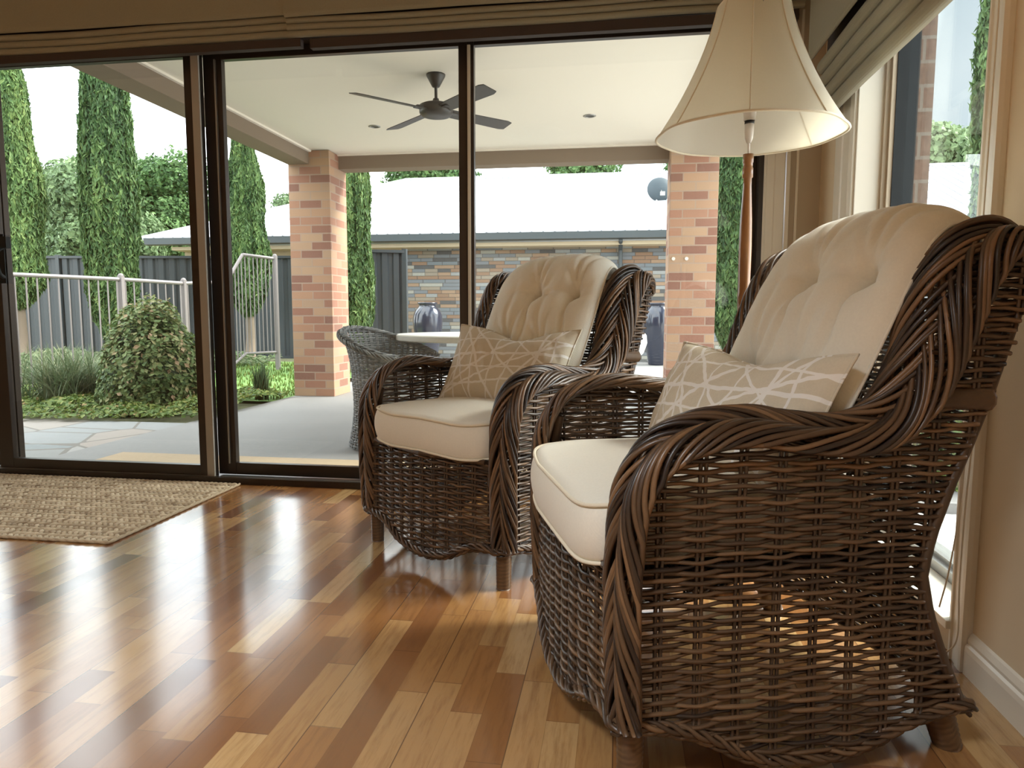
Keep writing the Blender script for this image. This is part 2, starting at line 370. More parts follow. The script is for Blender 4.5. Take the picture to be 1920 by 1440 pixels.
# ------------------------------------------------------------------ ROOM
XW = .87; YD = 3.36
fl = MB().box((-6, -3.5, -.06), (XW+.02, YD+.0, 0)); struct(fl.build('floor', M['floor']))
struct(MB().box((-6, -3.5, 2.75), (XW+.3, YD+.25, 2.85)).build('ceiling', M['ceil']))
# door wall (north side): header above, pier on the right, wall to the left of the opening
dw = MB(); dw.box((-6, YD-.02, 2.24), (XW+.01, YD+.2, 2.75)); dw.box((.735, YD-.02, 0), (XW+.01, YD+.2, 2.24)); dw.box((-6, YD-.02, 0), (-4.45, YD+.2, 2.24))
struct(dw.build('wall_back', M['wall_tan']))
eb = MB(); eb.box((-6, YD+.2, 2.3), (XW+.26, YD+.31, 2.9)); eb.box((.735, YD+.2, -.1), (XW+.26, YD+.31, 2.3)); eb.box((-6, YD+.2, -.1), (-4.45, YD+.31, 2.3))
struct(eb.build('trim_1', M['brick2']))
# right wall with the side window opening y 1.89..2.87, z .10..2.1
WY0, WY1, WZ0, WZ1 = 1.89, 2.87, .10, 2.15
rw = MB()
rw.box((XW, -3.5, 0), (XW+.12, WY0, 2.75)); rw.box((XW, WY1, 0), (XW+.12, YD+.2, 2.75)); rw.box((XW, WY0, WZ1), (XW+.12, WY1, 2.75)); rw.box((XW, WY0, 0), (XW+.12, WY1, WZ0-.005))
struct(rw.build('wall_right', M['wall']))
rb = MB()
rb.box((XW+.12, -3.5, -.1), (XW+.26, WY0, 2.9)); rb.box((XW+.12, WY1, -.1), (XW+.26, YD+.31, 2.9)); rb.box((XW+.12, WY0, WZ1), (XW+.26, WY1, 2.9)); rb.box((XW+.12, WY0, -.1), (XW+.26, WY1, WZ0-.02))
struct(rb.build('trim_2', M['brick2']))
# fill lights added at the ceiling behind the viewpoint to brighten the room
for x, y in FILL_LIGHTS:
    t = thing('fill_light', 'added wide round fill light at the ceiling, unseen behind the viewpoint, '+{-.9: 'nearest the armchairs', -3.4: 'on the left', -1.9: 'near the rear wall'}[x], 'light', (x, y, 2.75), group='added ceiling fill lights')
    MB().lathe([(.31, 0), (.32, -.01), (.32, -.04), (.315, -.045), (.305, -.03), (.305, 0)], k=32).build('bezel', M['ceramic'], t, smooth=False)
    ld = bpy.data.lights.new('fill_lamp', 'AREA'); ld.shape = 'DISK'; ld.size = .6; ld.spread = math.radians(115); ld.energy = FILL_W; ld.color = (.86, .94, 1)
    lo = bpy.data.objects.new('fill_lamp', ld); COL.objects.link(lo); lo.parent = t; lo.location = (0, 0, -.042)
# walls behind the camera
bw = MB(); bw.box((-6, -3.62, 0), (XW+.12, -3.5, 2.75))
struct(bw.build('wall_front', M['wall']))
lw = MB(); lw.box((-6.12, -3.62, 0), (-6, YD+.2, 2.75))
struct(lw.build('wall_left', M['wall']))

# side window: reveal lining, architraves, frame, glass
win = MB()
RV = .10
win.box((XW-.002, WY1-.012, WZ0), (XW+RV, WY1, WZ1)); win.box((XW-.002, WY0, WZ0), (XW+RV, WY0+.012, WZ1))
win.box((XW-.03, WY0-.02, WZ0-.022), (XW+RV, WY1+.02, WZ0)); win.box((XW-.002, WY0, WZ1-.012), (XW+RV, WY1, WZ1))
struct(win.build('window_1', M['trim'], bevel=.002)); W1 = bpy.data.objects['window_1']
fr = MB()
for y0, y1, x0, x1 in ((WY1-.03, WY1-.012, XW+.085, XW+.10), (WY1-.045, WY1-.012, XW+.10, XW+.115)): fr.box((x0, y0, WZ0), (x1, y1, WZ1))
fr.build('window_bead', M['wall_tan'], W1)
fr = MB(); fr.box((XW+.115, WY1-.05, WZ0), (XW+.19, WY1, WZ1)); fr.box((XW+.115, WY0, WZ0), (XW+.19, WY0+.03, WZ1))
fr.box((XW+.115, WY0, WZ1-.05), (XW+.19, WY1, WZ1)); fr.build('window_frame', M['black_al'], W1)
fr = MB(); fr.box((XW+.10, WY0, WZ0-.02), (XW+.19, WY1, WZ0+.03)); fr.box((XW+.12, WY0, WZ0+.03), (XW+.135, WY1, WZ0+.045)); fr.build('window_sill_rail', M['silver'], W1)
MB().box((XW+.15, WY0+.02, WZ0+.02), (XW+.155, WY1-.04, WZ1-.03)).build('pane', M['glass'], W1)

def archi(prof, y0, sgn, z0, z1):   # vertical architrave on the right wall; prof (across, out)
    m = MB(); m.prism(prof, lambda p, e: (XW-p[1], y0+sgn*p[0], z1 if e else z0)); return m
AP = [(0, 0), (0, .012), (.012, .018), (.02, .018), (.024, .014), (.05, .016), (.054, .02), (.075, .022), (.088, .022), (.092, .012), (.092, 0)]
o = archi(AP, WY0, -1, 0, WZ1+.09); struct(o.build('trim_3', M['trim']))
o = archi([(a*2.1, b) for a, b in AP], WY1, 1, 0, WZ1+.09); struct(o.build('trim_4', M['trim']))
m = MB(); m.prism(AP, lambda p, e: (XW-p[1], WY1+.19 if e else WY0-.09, WZ1+p[0])); struct(m.build('trim_5', M['trim']))
# architrave at the right of the sliding doors
m = MB(); m.prism([(a*1.15, b) for a, b in AP], lambda p, e: (.612+p[0], YD-.02-p[1], 2.3 if e else 0)); struct(m.build('trim_6', M['trim']))
m = MB(); m.box((.722, YD-.035, 0), (.738, YD-.0, 2.3)); m.box((.765, YD-.026, 0), (.775, YD-.018, 2.2)); struct(m.build('trim_7', M['trim']))
# skirting boards
SK = [(0, 0), (.018, 0), (.018, .06), (.016, .072), (.011, .078), (.012, .086), (.006, .1), (0, .104)]
m = MB(); m.prism(SK, lambda p, e: (XW-p[0], WY0-.095 if e else -3.5, p[1])); struct(m.build('baseboard_right', M['trim'], smooth=False))
m = MB(); m.prism(SK, lambda p, e: (XW-p[0], YD-.02 if e else WY1+.195, p[1])); m.prism(SK, lambda p, e: (.777 if e else XW, YD-.02-p[0], p[1])); struct(m.build('baseboard_back', M['trim']))

# ------------------------------------------------------------------ sliding doors
def door_panel(name, x0, x1, y, zb, zt, sl, sr, handle=False):
    m = MB(); m.box((x0, y, zb), (x0+sl, y+.035, zt)); m.box((x1-sr, y, zb), (x1, y+.035, zt))
    m.box((x0+sl, y, zb), (x1-sr, y+.035, zb+.062)); m.box((x0+sl, y, zt-.05), (x1-sr, y+.035, zt))
    o = struct(m.build(name, M['bronze'], bevel=.002))
    MB().box((x0+sl-.005, y+.014, zb+.055), (x1-sr+.005, y+.02, zt-.045)).build('pane', M['glass'], o)
    return o
d1 = door_panel('door_1', -3.37, -2.085, YD-.03, .025, 2.20, .085, .085)
m = MB(); m.box((-2.122, YD-.042, .03), (-2.082, YD-.03, 2.2)); m.build('interlock_strip', M['interlock'], d1)
m = MB(); m.tube(catmull([(-3.262, YD-.03, 1.07), (-3.248, YD-.075, 1.09), (-3.248, YD-.085, 1.15), (-3.248, YD-.075, 1.21), (-3.262, YD-.03, 1.23)], 6), .011, 8)
m.box((-3.335, YD-.036, 1.04), (-3.25, YD-.03, 1.3)); m.box((-3.33, YD-.06, 1.225), (-3.212, YD-.03, 1.285)); m.build('door_handle', M['black_al'], d1, smooth=False)
d2 = door_panel('door_2', -2.10, -.74, YD+.03, .03, 2.20, .10, .04)
m = MB(); m.box((-2.035, YD+.018, .09), (-2.028, YD+.03, 2.15)); m.build('glazing_bead', M['silver'], d2)
d3 = door_panel('door_3', -.74, .61, YD+.03, .03, 2.20, .035, .05)
m = MB(); m.box((-.735, YD+.02, .09), (-.721, YD+.03, 2.15)); m.build('glazing_bead', M['bead'], d3)
m = MB(); m.box((-4.45, YD-.055, 0), (.612, YD+.12, .022)); m.box((-4.45, YD-.06, 0), (.612, YD-.045, .032)); m.box((-4.45, YD-.045, 2.2), (.64, YD+.12, 2.25)); m.box((.605, YD-.04, 0), (.625, YD+.12, 2.2))
struct(m.build('trim_8', M['bronze']))
m = MB(); m.box((-4.45, YD-.0405, .022), (.605, YD-.034, .034)); struct(m.build('trim_9', M['silver']))
m = MB(); m.box((-4.45, YD-.02, .022), (-3.37, YD+.06, 2.2)); 
d4 = door_panel('door_4', -4.45, -3.30, YD+.03, .03, 2.20, .06, .06)

# ------------------------------------------------------------------ roman blinds
def blind(name, label, a, b, axis, face, wall, ztop, zval, zbot, nf, group='roman blinds', gap=.02):
    # a..b extent along the wall; axis 'x' = hangs on the door wall, 'y' = on the right wall
    root = thing(name, label, 'blind', ((a+b)/2 if axis == 'x' else wall, wall if axis == 'x' else (a+b)/2, zbot), group=group)
    off = Vector(root.location)
    def P(d, t, z):
        p = (t, d, z) if axis == 'x' else (d, t, z)
        return (p[0]-off.x, p[1]-off.y, p[2]-off.z)
    sg = 1 if wall > face else -1
    # flat face panel with a rounded lower hem
    pr = [(face, ztop)]+[(face+sg*.012*(1-math.cos(t)), zval+.02-.02*math.sin(t)) for t in np.linspace(0, PI, 9)]+[(face+sg*.024, ztop)]
    m = MB()
    N = 24; ts = np.linspace(a, b, N)
    def ext(m, prof, wob):
        pf = np.array(prof); G = []
        for i, t in enumerate(ts):
            dz = wob*math.sin(t*3.1+len(prof))+wob*.6*math.sin(t*7.7)
            G.append([P(p[0], t, p[1]+dz*(p[1] < ztop-.01)) for p in pf])
        st = m.n; m.grid(G, closev=True); k = len(pf)
        m.ng.append([st+i for i in range(k)][::-1]); m.ng.append([st+(N-1)*k+i for i in range(k)])
    ext(m, pr, .002); m.build('face_panel', M['blind'], root, smooth=False)
    # stacked folds below the panel
    m = MB(); m.box(P(face+sg*(gap+.052), a+.004, zbot+.035), P(face+sg*(gap+.056), b+(.06 if axis == 'y' else -.004), ztop)); m.build('gap_shade_sheet', M['blind_dark'], root)  # dark sheet standing in for the shade in the gap behind the folds
    H = (zval-zbot)/nf
    for i in range(nf):
        zc = zval-(i+.5)*H; f0 = face+sg*(gap+.004*i); dp = min(.022, H*.45)
        pr = [(f0+sg*(dp-dp*math.cos(t)*1.0), zc-H*.47*math.sin(t)+.004) for t in np.linspace(-PI/2, PI/2, 11)]
        pr = pr+[(f0+sg*(dp+.012), zc-H*.47+.004), (f0+sg*(dp+.012), zc+H*.47+.004)]
        m = MB(); ext(m, pr, .003); m.build('fold', M['blind'], root, smooth=False)
    return root, P
bl, P = blind('roman_blind', 'olive-brown roman blind drawn up over the left sliding door', -4.2, -1.50, 'x', 3.165, YD-.03, 2.62, 2.25, 2.155, 3)
m = MB(); m.box(P(3.20, -4.2, 2.118), P(3.235, -1.487, 2.155)); m.build('bottom_bar', M['blind_dark'], bl)
bl, P = blind('roman_blind', 'olive-brown roman blind drawn up over the middle and right glass door panels', -1.545, .74, 'x', 3.155, YD-.03, 2.62, 2.235, 2.15, 3)
m = MB(); m.box(P(3.20, -1.44, 2.108), P(3.235, .72, 2.15)); m.build('bottom_bar', M['blind_dark'], bl)
bl, P = blind('roman_blind', 'olive-brown roman blind drawn half up over the narrow right-hand side window', 1.74, 3.08, 'y', .735, XW-.022, 2.62, 1.90, 1.66, 4, gap=.035)

# blind cord hanging beside the side window
m = MB(); m.tube(catmull([(.835, 1.80, 1.7), (.832, 1.80, 1.2), (.83, 1.80, .7), (.828, 1.81, .42), (.822, 1.83, .25), (.818, 1.86, .14)], 10), .0022, 6)
m.tube(catmull([(.838, 1.79, .62), (.835, 1.80, .40), (.834, 1.80, .22), (.833, 1.79, .10), (.825, 1.81, .05), (.812, 1.84, .03), (.80, 1.90, .005)], 10), .0022, 6)
tag(m.build('blind_cord', M['trim'], smooth=True), 'thin cream cord hanging down the architrave beside the baseboard', 'cord')

# ------------------------------------------------------------------ rug
def rug():
    x0, x1, y0, y1 = -4.3, -1.92, 2.34, 3.285
    pitch = .024; nr = int((y1-y0)/(pitch*1.5)); m = MB()
    # plaited bands running along x, each band = two rows of slanted bumps
    m.box((x0+.01, y0+.008, .001), (x1-.008, y1-.008, .006), tint=.25)
    nx = int((x1-x0)/.026); rows = int((y1-y0)/.031)
    a = np.linspace(0, 2*PI, 6, endpoint=False)
    for r in range(rows):
        s = 1 if r % 2 else -1
        xs = x0+(np.arange(nx)+.5)*.026; yc = y0+(r+.5)*(y1-y0)/rows
        wild = (r//2) % 3
        base = .62 if wild != 2 else .42
        jit = RNG.normal(0, .0012, (nx, 3)); tn = np.clip(base+RNG.normal(0, .17, nx), 0, 1)
        d = np.array([.55, .83*s, 0])
        # each stitch: 3-ring little lozenge
        rings = []
        for k, (t, rr, h) in enumerate(((-1, .25, .001), (-.45, .9, .004), (.45, .9, .004), (1, .25, .001))):
            c = np.stack([xs+d[0]*t*.019+jit[:, 0], np.full(nx, yc)+d[1]*t*.019+jit[:, 1], np.full(nx, .006)], -1)
            ring = c[:, None, :]+np.stack([-d[1]*np.cos(a)*.0108*rr, d[0]*np.cos(a)*.0108*rr, np.sin(a)*.0085*rr], -1)[None]
            rings.append(ring)
        G = np.stack(rings, 1)  # nx,4,6,3
        idx = np.arange(nx*24).reshape(nx, 4, 6)
        q = np.stack([idx[:, :-1, :], idx[:, 1:, :], np.roll(idx, -1, 2)[:, 1:, :], np.roll(idx, -1, 2)[:, :-1, :]], -1).reshape(-1, 4)
        m.add(G.reshape(-1, 3), q, tint=np.repeat(tn, 24))
    rim = np.array([(x, y0, .006) for x in np.arange(x0, x1, .012)]+[(x1, y, .006) for y in np.arange(y0, y1, .012)])
    for k in range(2):
        ph = np.arange(len(rim))*.9+k*PI
        m.tube(rim+np.stack([np.cos(ph)*.003, np.cos(ph)*.003, np.sin(ph)*.002+.001], -1), .0055, 6, tint=.55)
    return tag(m.build('jute_rug', M['rug'], smooth=True), 'braided natural jute rug lying on the floor in front of the sliding door', 'rug')
rug()

# ------------------------------------------------------------------ wicker armchair
BACK = [(.70, .085), (.69, .11), (.645, .20), (.605, .30), (.585, .385), (.60, .46), (.635, .56), (.665, .63), (.70, .72), (.735, .83), (.765, .92), (.785, .98), (.79, 1.02)]
bz = np.array([p[1] for p in BACK]); by = np.array([p[0] for p in BACK])
def yback(z): return np.interp(z, bz, by)
TOP = [(-.01, .13), (-.02, .45), (-.008, .575), (.04, .64), (.12, .672), (.2, .678), (.32, .66), (.42, .66), (.49, .69), (.54, .765), (.575, .85), (.612, .94), (.66, 1.005), (.715, 1.03), (.775, 1.015)]
RIM = [(.775, 1.015), (.775, .98), (.755, .92), (.725, .83), (.69, .72), (.655, .63), (.625, .56), (.59, .46), (.577, .385), (.596, .30), (.638, .20), (.685, .108),
       (.60, .095), (.53, .07), (.45, .042), (.37, .032), (.28, .036), (.22, .055), (.165, .085), (.10, .112), (.03, .128), (-.01, .13)]
SX = .368
def side_poly(): return catmull(TOP, 5).tolist()+RIM[1:-1]
def scan(poly, c, ax):    # intersections of outline with coordinate ax == c, sorted on the other axis
    out = []; n = len(poly)
    for i in range(n):
        a, b = poly[i], poly[(i+1) % n]
        if (a[ax] <= c < b[ax]) or (b[ax] <= c < a[ax]):
            t = (c-a[ax])/(b[ax]-a[ax]); out.append(a[1-ax]+(b[1-ax]-a[1-ax])*t)
    return sorted(out)
def weave(m, poly, surf, zlo, zhi, pitch=.0104, sp=.077, r=.0044, amp=.0054, u0=0., rowphase=None, stake_r=.0038, seed=1):
    """poly in (u,z); surf(u[],z[],d[]) -> points; rows along u, paired stakes along z."""
    rg = np.random.default_rng(seed); row = 0; z = zlo
    while z < zhi:
        xs = scan(poly, z, 1)
        for k in range(0, len(xs)-1, 2):
            a, b = xs[k]-.002, xs[k+1]+.001
            if b-a < .02: continue
            u = np.arange(a, b+.006, sp/6.); sgn = -1 if row % 2 else 1
            cs = np.cos(PI*(u-u0)/sp); d = amp*sgn*np.sign(cs)*np.abs(cs)**.8
            wob = .0011*np.sin(u*19+rg.uniform(0, 6))+.0008*np.sin(u*41+rg.uniform(0, 6))+.0012*sgn*np.cos(2*PI*(u-u0)/sp)
            tn = np.clip(rg.normal(.48, .22)+.12*np.sin(u*9+rg.uniform(0, 6)), 0, 1)
            m.tube(surf(u, np.full_like(u, z)+wob, d), r*rg.uniform(.88, 1.12), 6, tint=np.repeat(tn, 6))
        z += pitch; row += 1
    us = [p[0] for p in poly]; k0 = math.ceil((min(us)+.015-u0)/sp); k1 = math.floor((max(us)-.012-u0)/sp)
    for k in range(k0, k1+1):
        for du in (-.0052, .0052):
            u = u0+k*sp+du; zs = scan(poly, u, 0)
            for j in range(0, len(zs)-1, 2):
                a, b = zs[j]-.004, zs[j+1]+.004
                if b-a < .03: continue
                zz = np.linspace(a, b, max(4, int((b-a)/.04)))
                m.tube(surf(np.full_like(zz, u), zz, np.zeros_like(zz)), stake_r, 6, tint=rg.uniform(.15, .5))

def braid(m, ctrl, N=27, pitch=.80, r=.0055, depth=.017, wrap=.35, seed=3, closed=False):
    """ctrl rows: x y z nx ny nz W ; figure-eight strand paths give a flat herringbone plait."""
    rg = np.random.default_rng(seed); C = catmull(np.array(ctrl, float), 14)
    L = np.sum(np.linalg.norm(np.diff(C[:, :3], axis=0), axis=1)); n = int(L/.011)
    C, L = resample(C, n); p = C[:, :3]; T = nrm(np.gradient(p, axis=0)); Nn = C[:, 3:6]; Nn = nrm(Nn-T*np.sum(Nn*T, 1)[:, None]); B = np.cross(T, Nn)
    W = C[:, 6]; s = np.linspace(0, L, n)
    for i in range(N):
        ph = 2*PI*(s/pitch+i/N)+.12*np.sin(s*9+rg.uniform(0, 6))
        cp = np.cos(ph); w = (W-r)*(.45*cp+.55*(2/PI)*np.arcsin(cp)); h = depth*np.sin(2*ph)*(.9)
        q = p+B*w[:, None]+Nn*(h-wrap*w*w/np.maximum(W, .02)+rg.uniform(-.001, .001))[:, None]
        tn = np.clip(rg.normal(.52, .30)+.14*np.sin(s*7+rg.uniform(0, 6)), 0, 1)
        m.tube(q, r*rg.uniform(.85, 1.1), 6, tint=np.repeat(tn, 6))

BR_CTRL = [(.365, -.022, .135, .15, -1, 0, .050), (.366, -.030, .30, .15, -1, 0, .053), (.366, -.030, .44, .15, -1, .1, .055), (.367, -.018, .56, .2, -.92, .35, .057),
    (.368, .035, .645, .35, -.6, .75, .058), (.368, .12, .683, .42, -.12, .9, .058), (.368, .21, .69, .45, 0, .9, .056), (.368, .32, .674, .48, 0, .88, .056), (.368, .42, .672, .5, -.12, .85, .058),
    (.368, .49, .70, .58, -.4, .7, .062), (.367, .54, .77, .6, -.72, .35, .068), (.366, .572, .86, .6, -.78, .2, .074), (.366, .606, .945, .6, -.74, .3, .076), (.366, .650, 1.012, .55, -.55, .6, .074),
    (.366, .712, 1.042, .45, .05, .9, .066), (.364, .768, 1.012, .3, .75, .6, .052), (.36, .79, .965, .2, 1, 0, .036)]

def make_chair(label):
    root = thing('wicker_armchair', label, 'armchair', group='brown wicker wingback armchairs')
    poly = side_poly()
    for s in (1, -1):
        m = MB(); weave(m, poly, lambda u, z, d, s=s: np.stack([s*(SX-.012*np.cos((z-.38)*4.)+.012+d), u, z], -1), .05, 1.02, u0=.045, seed=11+s)
        m.build('woven_side_panel', M['wicker'], root, smooth=True)
        c = np.array(BR_CTRL); c[:, 0] *= s; c[:, 3] *= s
        m = MB(); braid(m, c.tolist(), seed=5+s); m.build('braided_arm_roll', M['wicker'], root, smooth=True)
        # wrapped rail end on the wing
        m = MB(); ys = np.linspace(.565, .692, 26); m.tube(np.stack([np.full(26, s*(SX+.006)), ys, .725-.05*(ys-.6)], -1), .021+.0018*(np.arange(26) % 2), 10, tint=np.linspace(.25, .6, 260))
        m.build('wrapped_rail', M['wicker'], root, smooth=True)
    # front apron
    ap = [(-.325, .41), (-.325, .13), (-.25, .125), (-.19, .10), (-.13, .072), (-.06, .056), (0, .052), (.06, .056), (.13, .072), (.19, .10), (.25, .125), (.325, .13), (.325, .41)]
    m = MB(); weave(m, ap, lambda u, z, d: np.stack([u, -.02-.03*(1-(u/.34)**2)-d, z], -1), .058, .41, sp=.062, u0=0., seed=21)
    m.build('woven_front_apron', M['wicker'], root, smooth=True)
    # back panel
    bp = [(-.355, .10), (.355, .10), (.355, 1.02), (-.355, 1.02)]
    m = MB(); weave(m, bp, lambda u, z, d: np.stack([u, yback(z)+.012*(1-(u/.36)**2)+d, z], -1), .105, 1.015, sp=.07, u0=0., seed=22)
    m.build('woven_back_panel', M['wicker'], root, smooth=True)
    # corner posts, top roll, lower braided rim, seat deck
    for s in (1, -1):
        z = np.linspace(.1, 1.0, 30)
        MB().tube(np.stack([np.full(30, s*SX), yback(z)-.006, z], -1), .011, 8, tint=.3).build('back_post', M['wicker'], root, smooth=True)
        MB().tube([(s*.34, -.005, .12), (s*.34, -.005, .42), (s*.345, .03, .6)], .014, 8, tint=.3).build('front_post', M['wicker'], root, smooth=True)
    m = MB(); braid(m, [(-.37, .785, .985, 0, .8, .6, .03), (-.2, .785, 1.0, 0, .8, .6, .034), (0, .787, 1.01, 0, .8, .6, .036), (.2, .785, 1.0, 0, .8, .6, .034), (.37, .785, .985, 0, .8, .6, .03)], N=9, pitch=.3, depth=.012, seed=9)
    m.build('braided_top_rail', M['wicker'], root, smooth=True)
    rim = []
    for u, z in ap[1:-1]: rim.append((u, -.028-.03*(1-(u/.34)**2), z-.002, 0, -.75, -.6, .017))
    rr = [p for p in reversed(RIM[11:]) ]
    rim += [(.368, -.03, .128, .5, -.7, -.5, .017)]
    for y, z in rr[1:]: rim.append((.375, y, z, .8, 0, -.6, .017))
    rim += [(.372, .70, .10, .6, .6, -.4, .017)]
    for u in (.25, .1, -.1, -.25): rim.append((u, .712, .095, 0, .8, -.6, .017))
    rim += [(-.372, .70, .10, -.6, .6, -.4, .017)]
    for y, z in reversed(rr[1:]): rim.append((-.375, y, z, -.8, 0, -.6, .017))
    rim += [(-.368, -.03, .128, -.5, -.7, -.5, .017), rim[0]]
    m = MB(); braid(m, rim, N=7, pitch=.22, r=.0052, depth=.009, wrap=.3, seed=31); m.build('braided_bottom_rim', M['wicker'], root, smooth=True)
    m = MB(); dk = [(-.33, -.03, 0), (.33, -.03, 0), (.34, .1, 0), (.34, .575, 0), (-.34, .575, 0), (-.34, .1, 0)]
    m.prism([(p[0], p[1]) for p in dk], lambda p, e: (p[0], p[1], .405 if e else .385), tint=.1)
    for k in range(52): m.tube([(-.33, .0+k*.011, .407), (.33, .0+k*.011, .407)], .005, 6, tint=random.random()*.4)
    m.tube([(-.30, -.03, .41), (0, -.055, .405), (.30, -.03, .41)], .010, 8, tint=.3)
    m.build('seat_deck', M['wicker'], root)
    # legs, cane wrapped
    for x, y, dx, dy, r0, r1, zt in ((.345, .005, 0, 0, .026, .023, .16), (-.345, .005, 0, 0, .026, .023, .16), (.335, .63, .0, .062, .034, .026, .17), (-.335, .63, 0, .062, .034, .026, .17)):
        m = MB(); k = 30; t = np.linspace(0, 1, k)
        m.tube(np.stack([x+dx*t, y+dy*t, zt*(1-t)+.0], -1), (r0+(r1-r0)*t)+.0014*(np.arange(k) % 2), 14, tint=np.clip(.62+.2*np.sin(np.arange(k*14)*.7), 0, 1))
        m.build('leg', M['wicker'], root, smooth=True)
    return root

def frame_from(o, ex):
    return (o[0], o[1], 0), math.atan2(ex[1], ex[0])
FAR = frame_from((-.639, 2.344), (.574, -.405)); NEAR = frame_from((-.08, 1.579), (.215, -.651))
far = make_chair('brown wicker wingback armchair farther away, standing close to the glass sliding doors')
far.location, far.rotation_euler = FAR[0], (0, 0, FAR[1])
near = copy_tree(far); near['label'] = 'brown wicker wingback armchair in the right foreground, side turned to the viewer'
near.location, near.rotation_euler = NEAR[0], (0, 0, NEAR[1])

# ------------------------------------------------------------------ cushions
def place(o, fr, loc=(0, 0, 0), rot=(0, 0, 0)):
    Mw = Matrix.Translation(fr[0]) @ Matrix.Rotation(fr[1], 4, 'Z') @ Matrix.Translation(loc) @ Matrix.Rotation(rot[2], 4, 'Z') @ Matrix.Rotation(rot[0], 4, 'X') @ Matrix.Rotation(rot[1], 4, 'Y')
    o.matrix_world = Mw; return o
def seat_cushion(label, fr, droop, yoff):
    w, d0, d1, h = .305, -.045+yoff, .53, .115; k = 120
    a = np.linspace(0, 2*PI, k, endpoint=False); e = .22
    ux = np.sign(np.cos(a))*np.abs(np.cos(a))**e; uy = np.sign(np.sin(a))*np.abs(np.sin(a))**e
    cy = (d0+d1)/2; hy = (d1-d0)/2
    base = .42
    def ring(sc, z, out=0.):
        x = ux*(w*sc+out); y = cy+uy*(hy*sc+out)
        dz = -droop*np.clip((-uy*sc-.35)/.65, 0, 1)**1.5*(1-(ux*sc)**2*.55)
        bul = np.where(uy < -.8, -.012*np.cos(ux*1.2), 0)*sc
        return np.stack([x, y+bul, z+dz+.004*np.sin(x*19+1)*np.clip(-uy, 0, 1)], -1)
    rings = [ring(.02, base), ring(.6, base), ring(.97, base), ring(1, base+.006)]
    for t in np.linspace(.12, .88, 6): rings.append(ring(1, base+h*t, .010*math.sin(PI*t)))
    rings.append(ring(1, base+h-.006)); top = base+h
    for sc in (.97, .92, .84, .7, .5, .25, .02): rings.append(ring(sc, top+.028*(1-sc**2)+.004))
    m = MB(); m.grid(rings, closev=True); m.ng.append(list(range(k))[::-1]); m.ng.append([(len(rings)-1)*k+i for i in range(k)])
    root = m.build('seat_cushion', M['cream'], smooth=True)
    for z in (base+h, base+.002):
        m = MB(); m.tube(ring(1, z, .001), .0042, 8, closed=True); m.build('piping', M['piping'], root, smooth=True)
    tag(root, label, 'cushion', 'cream seat cushions'); return place(root, fr)
seat_cushion('cream boxed seat cushion with piping on the farther wicker armchair', FAR, .012, 0)
seat_cushion('cream boxed seat cushion with piping on the foreground wicker armchair', NEAR, .03, -.012)

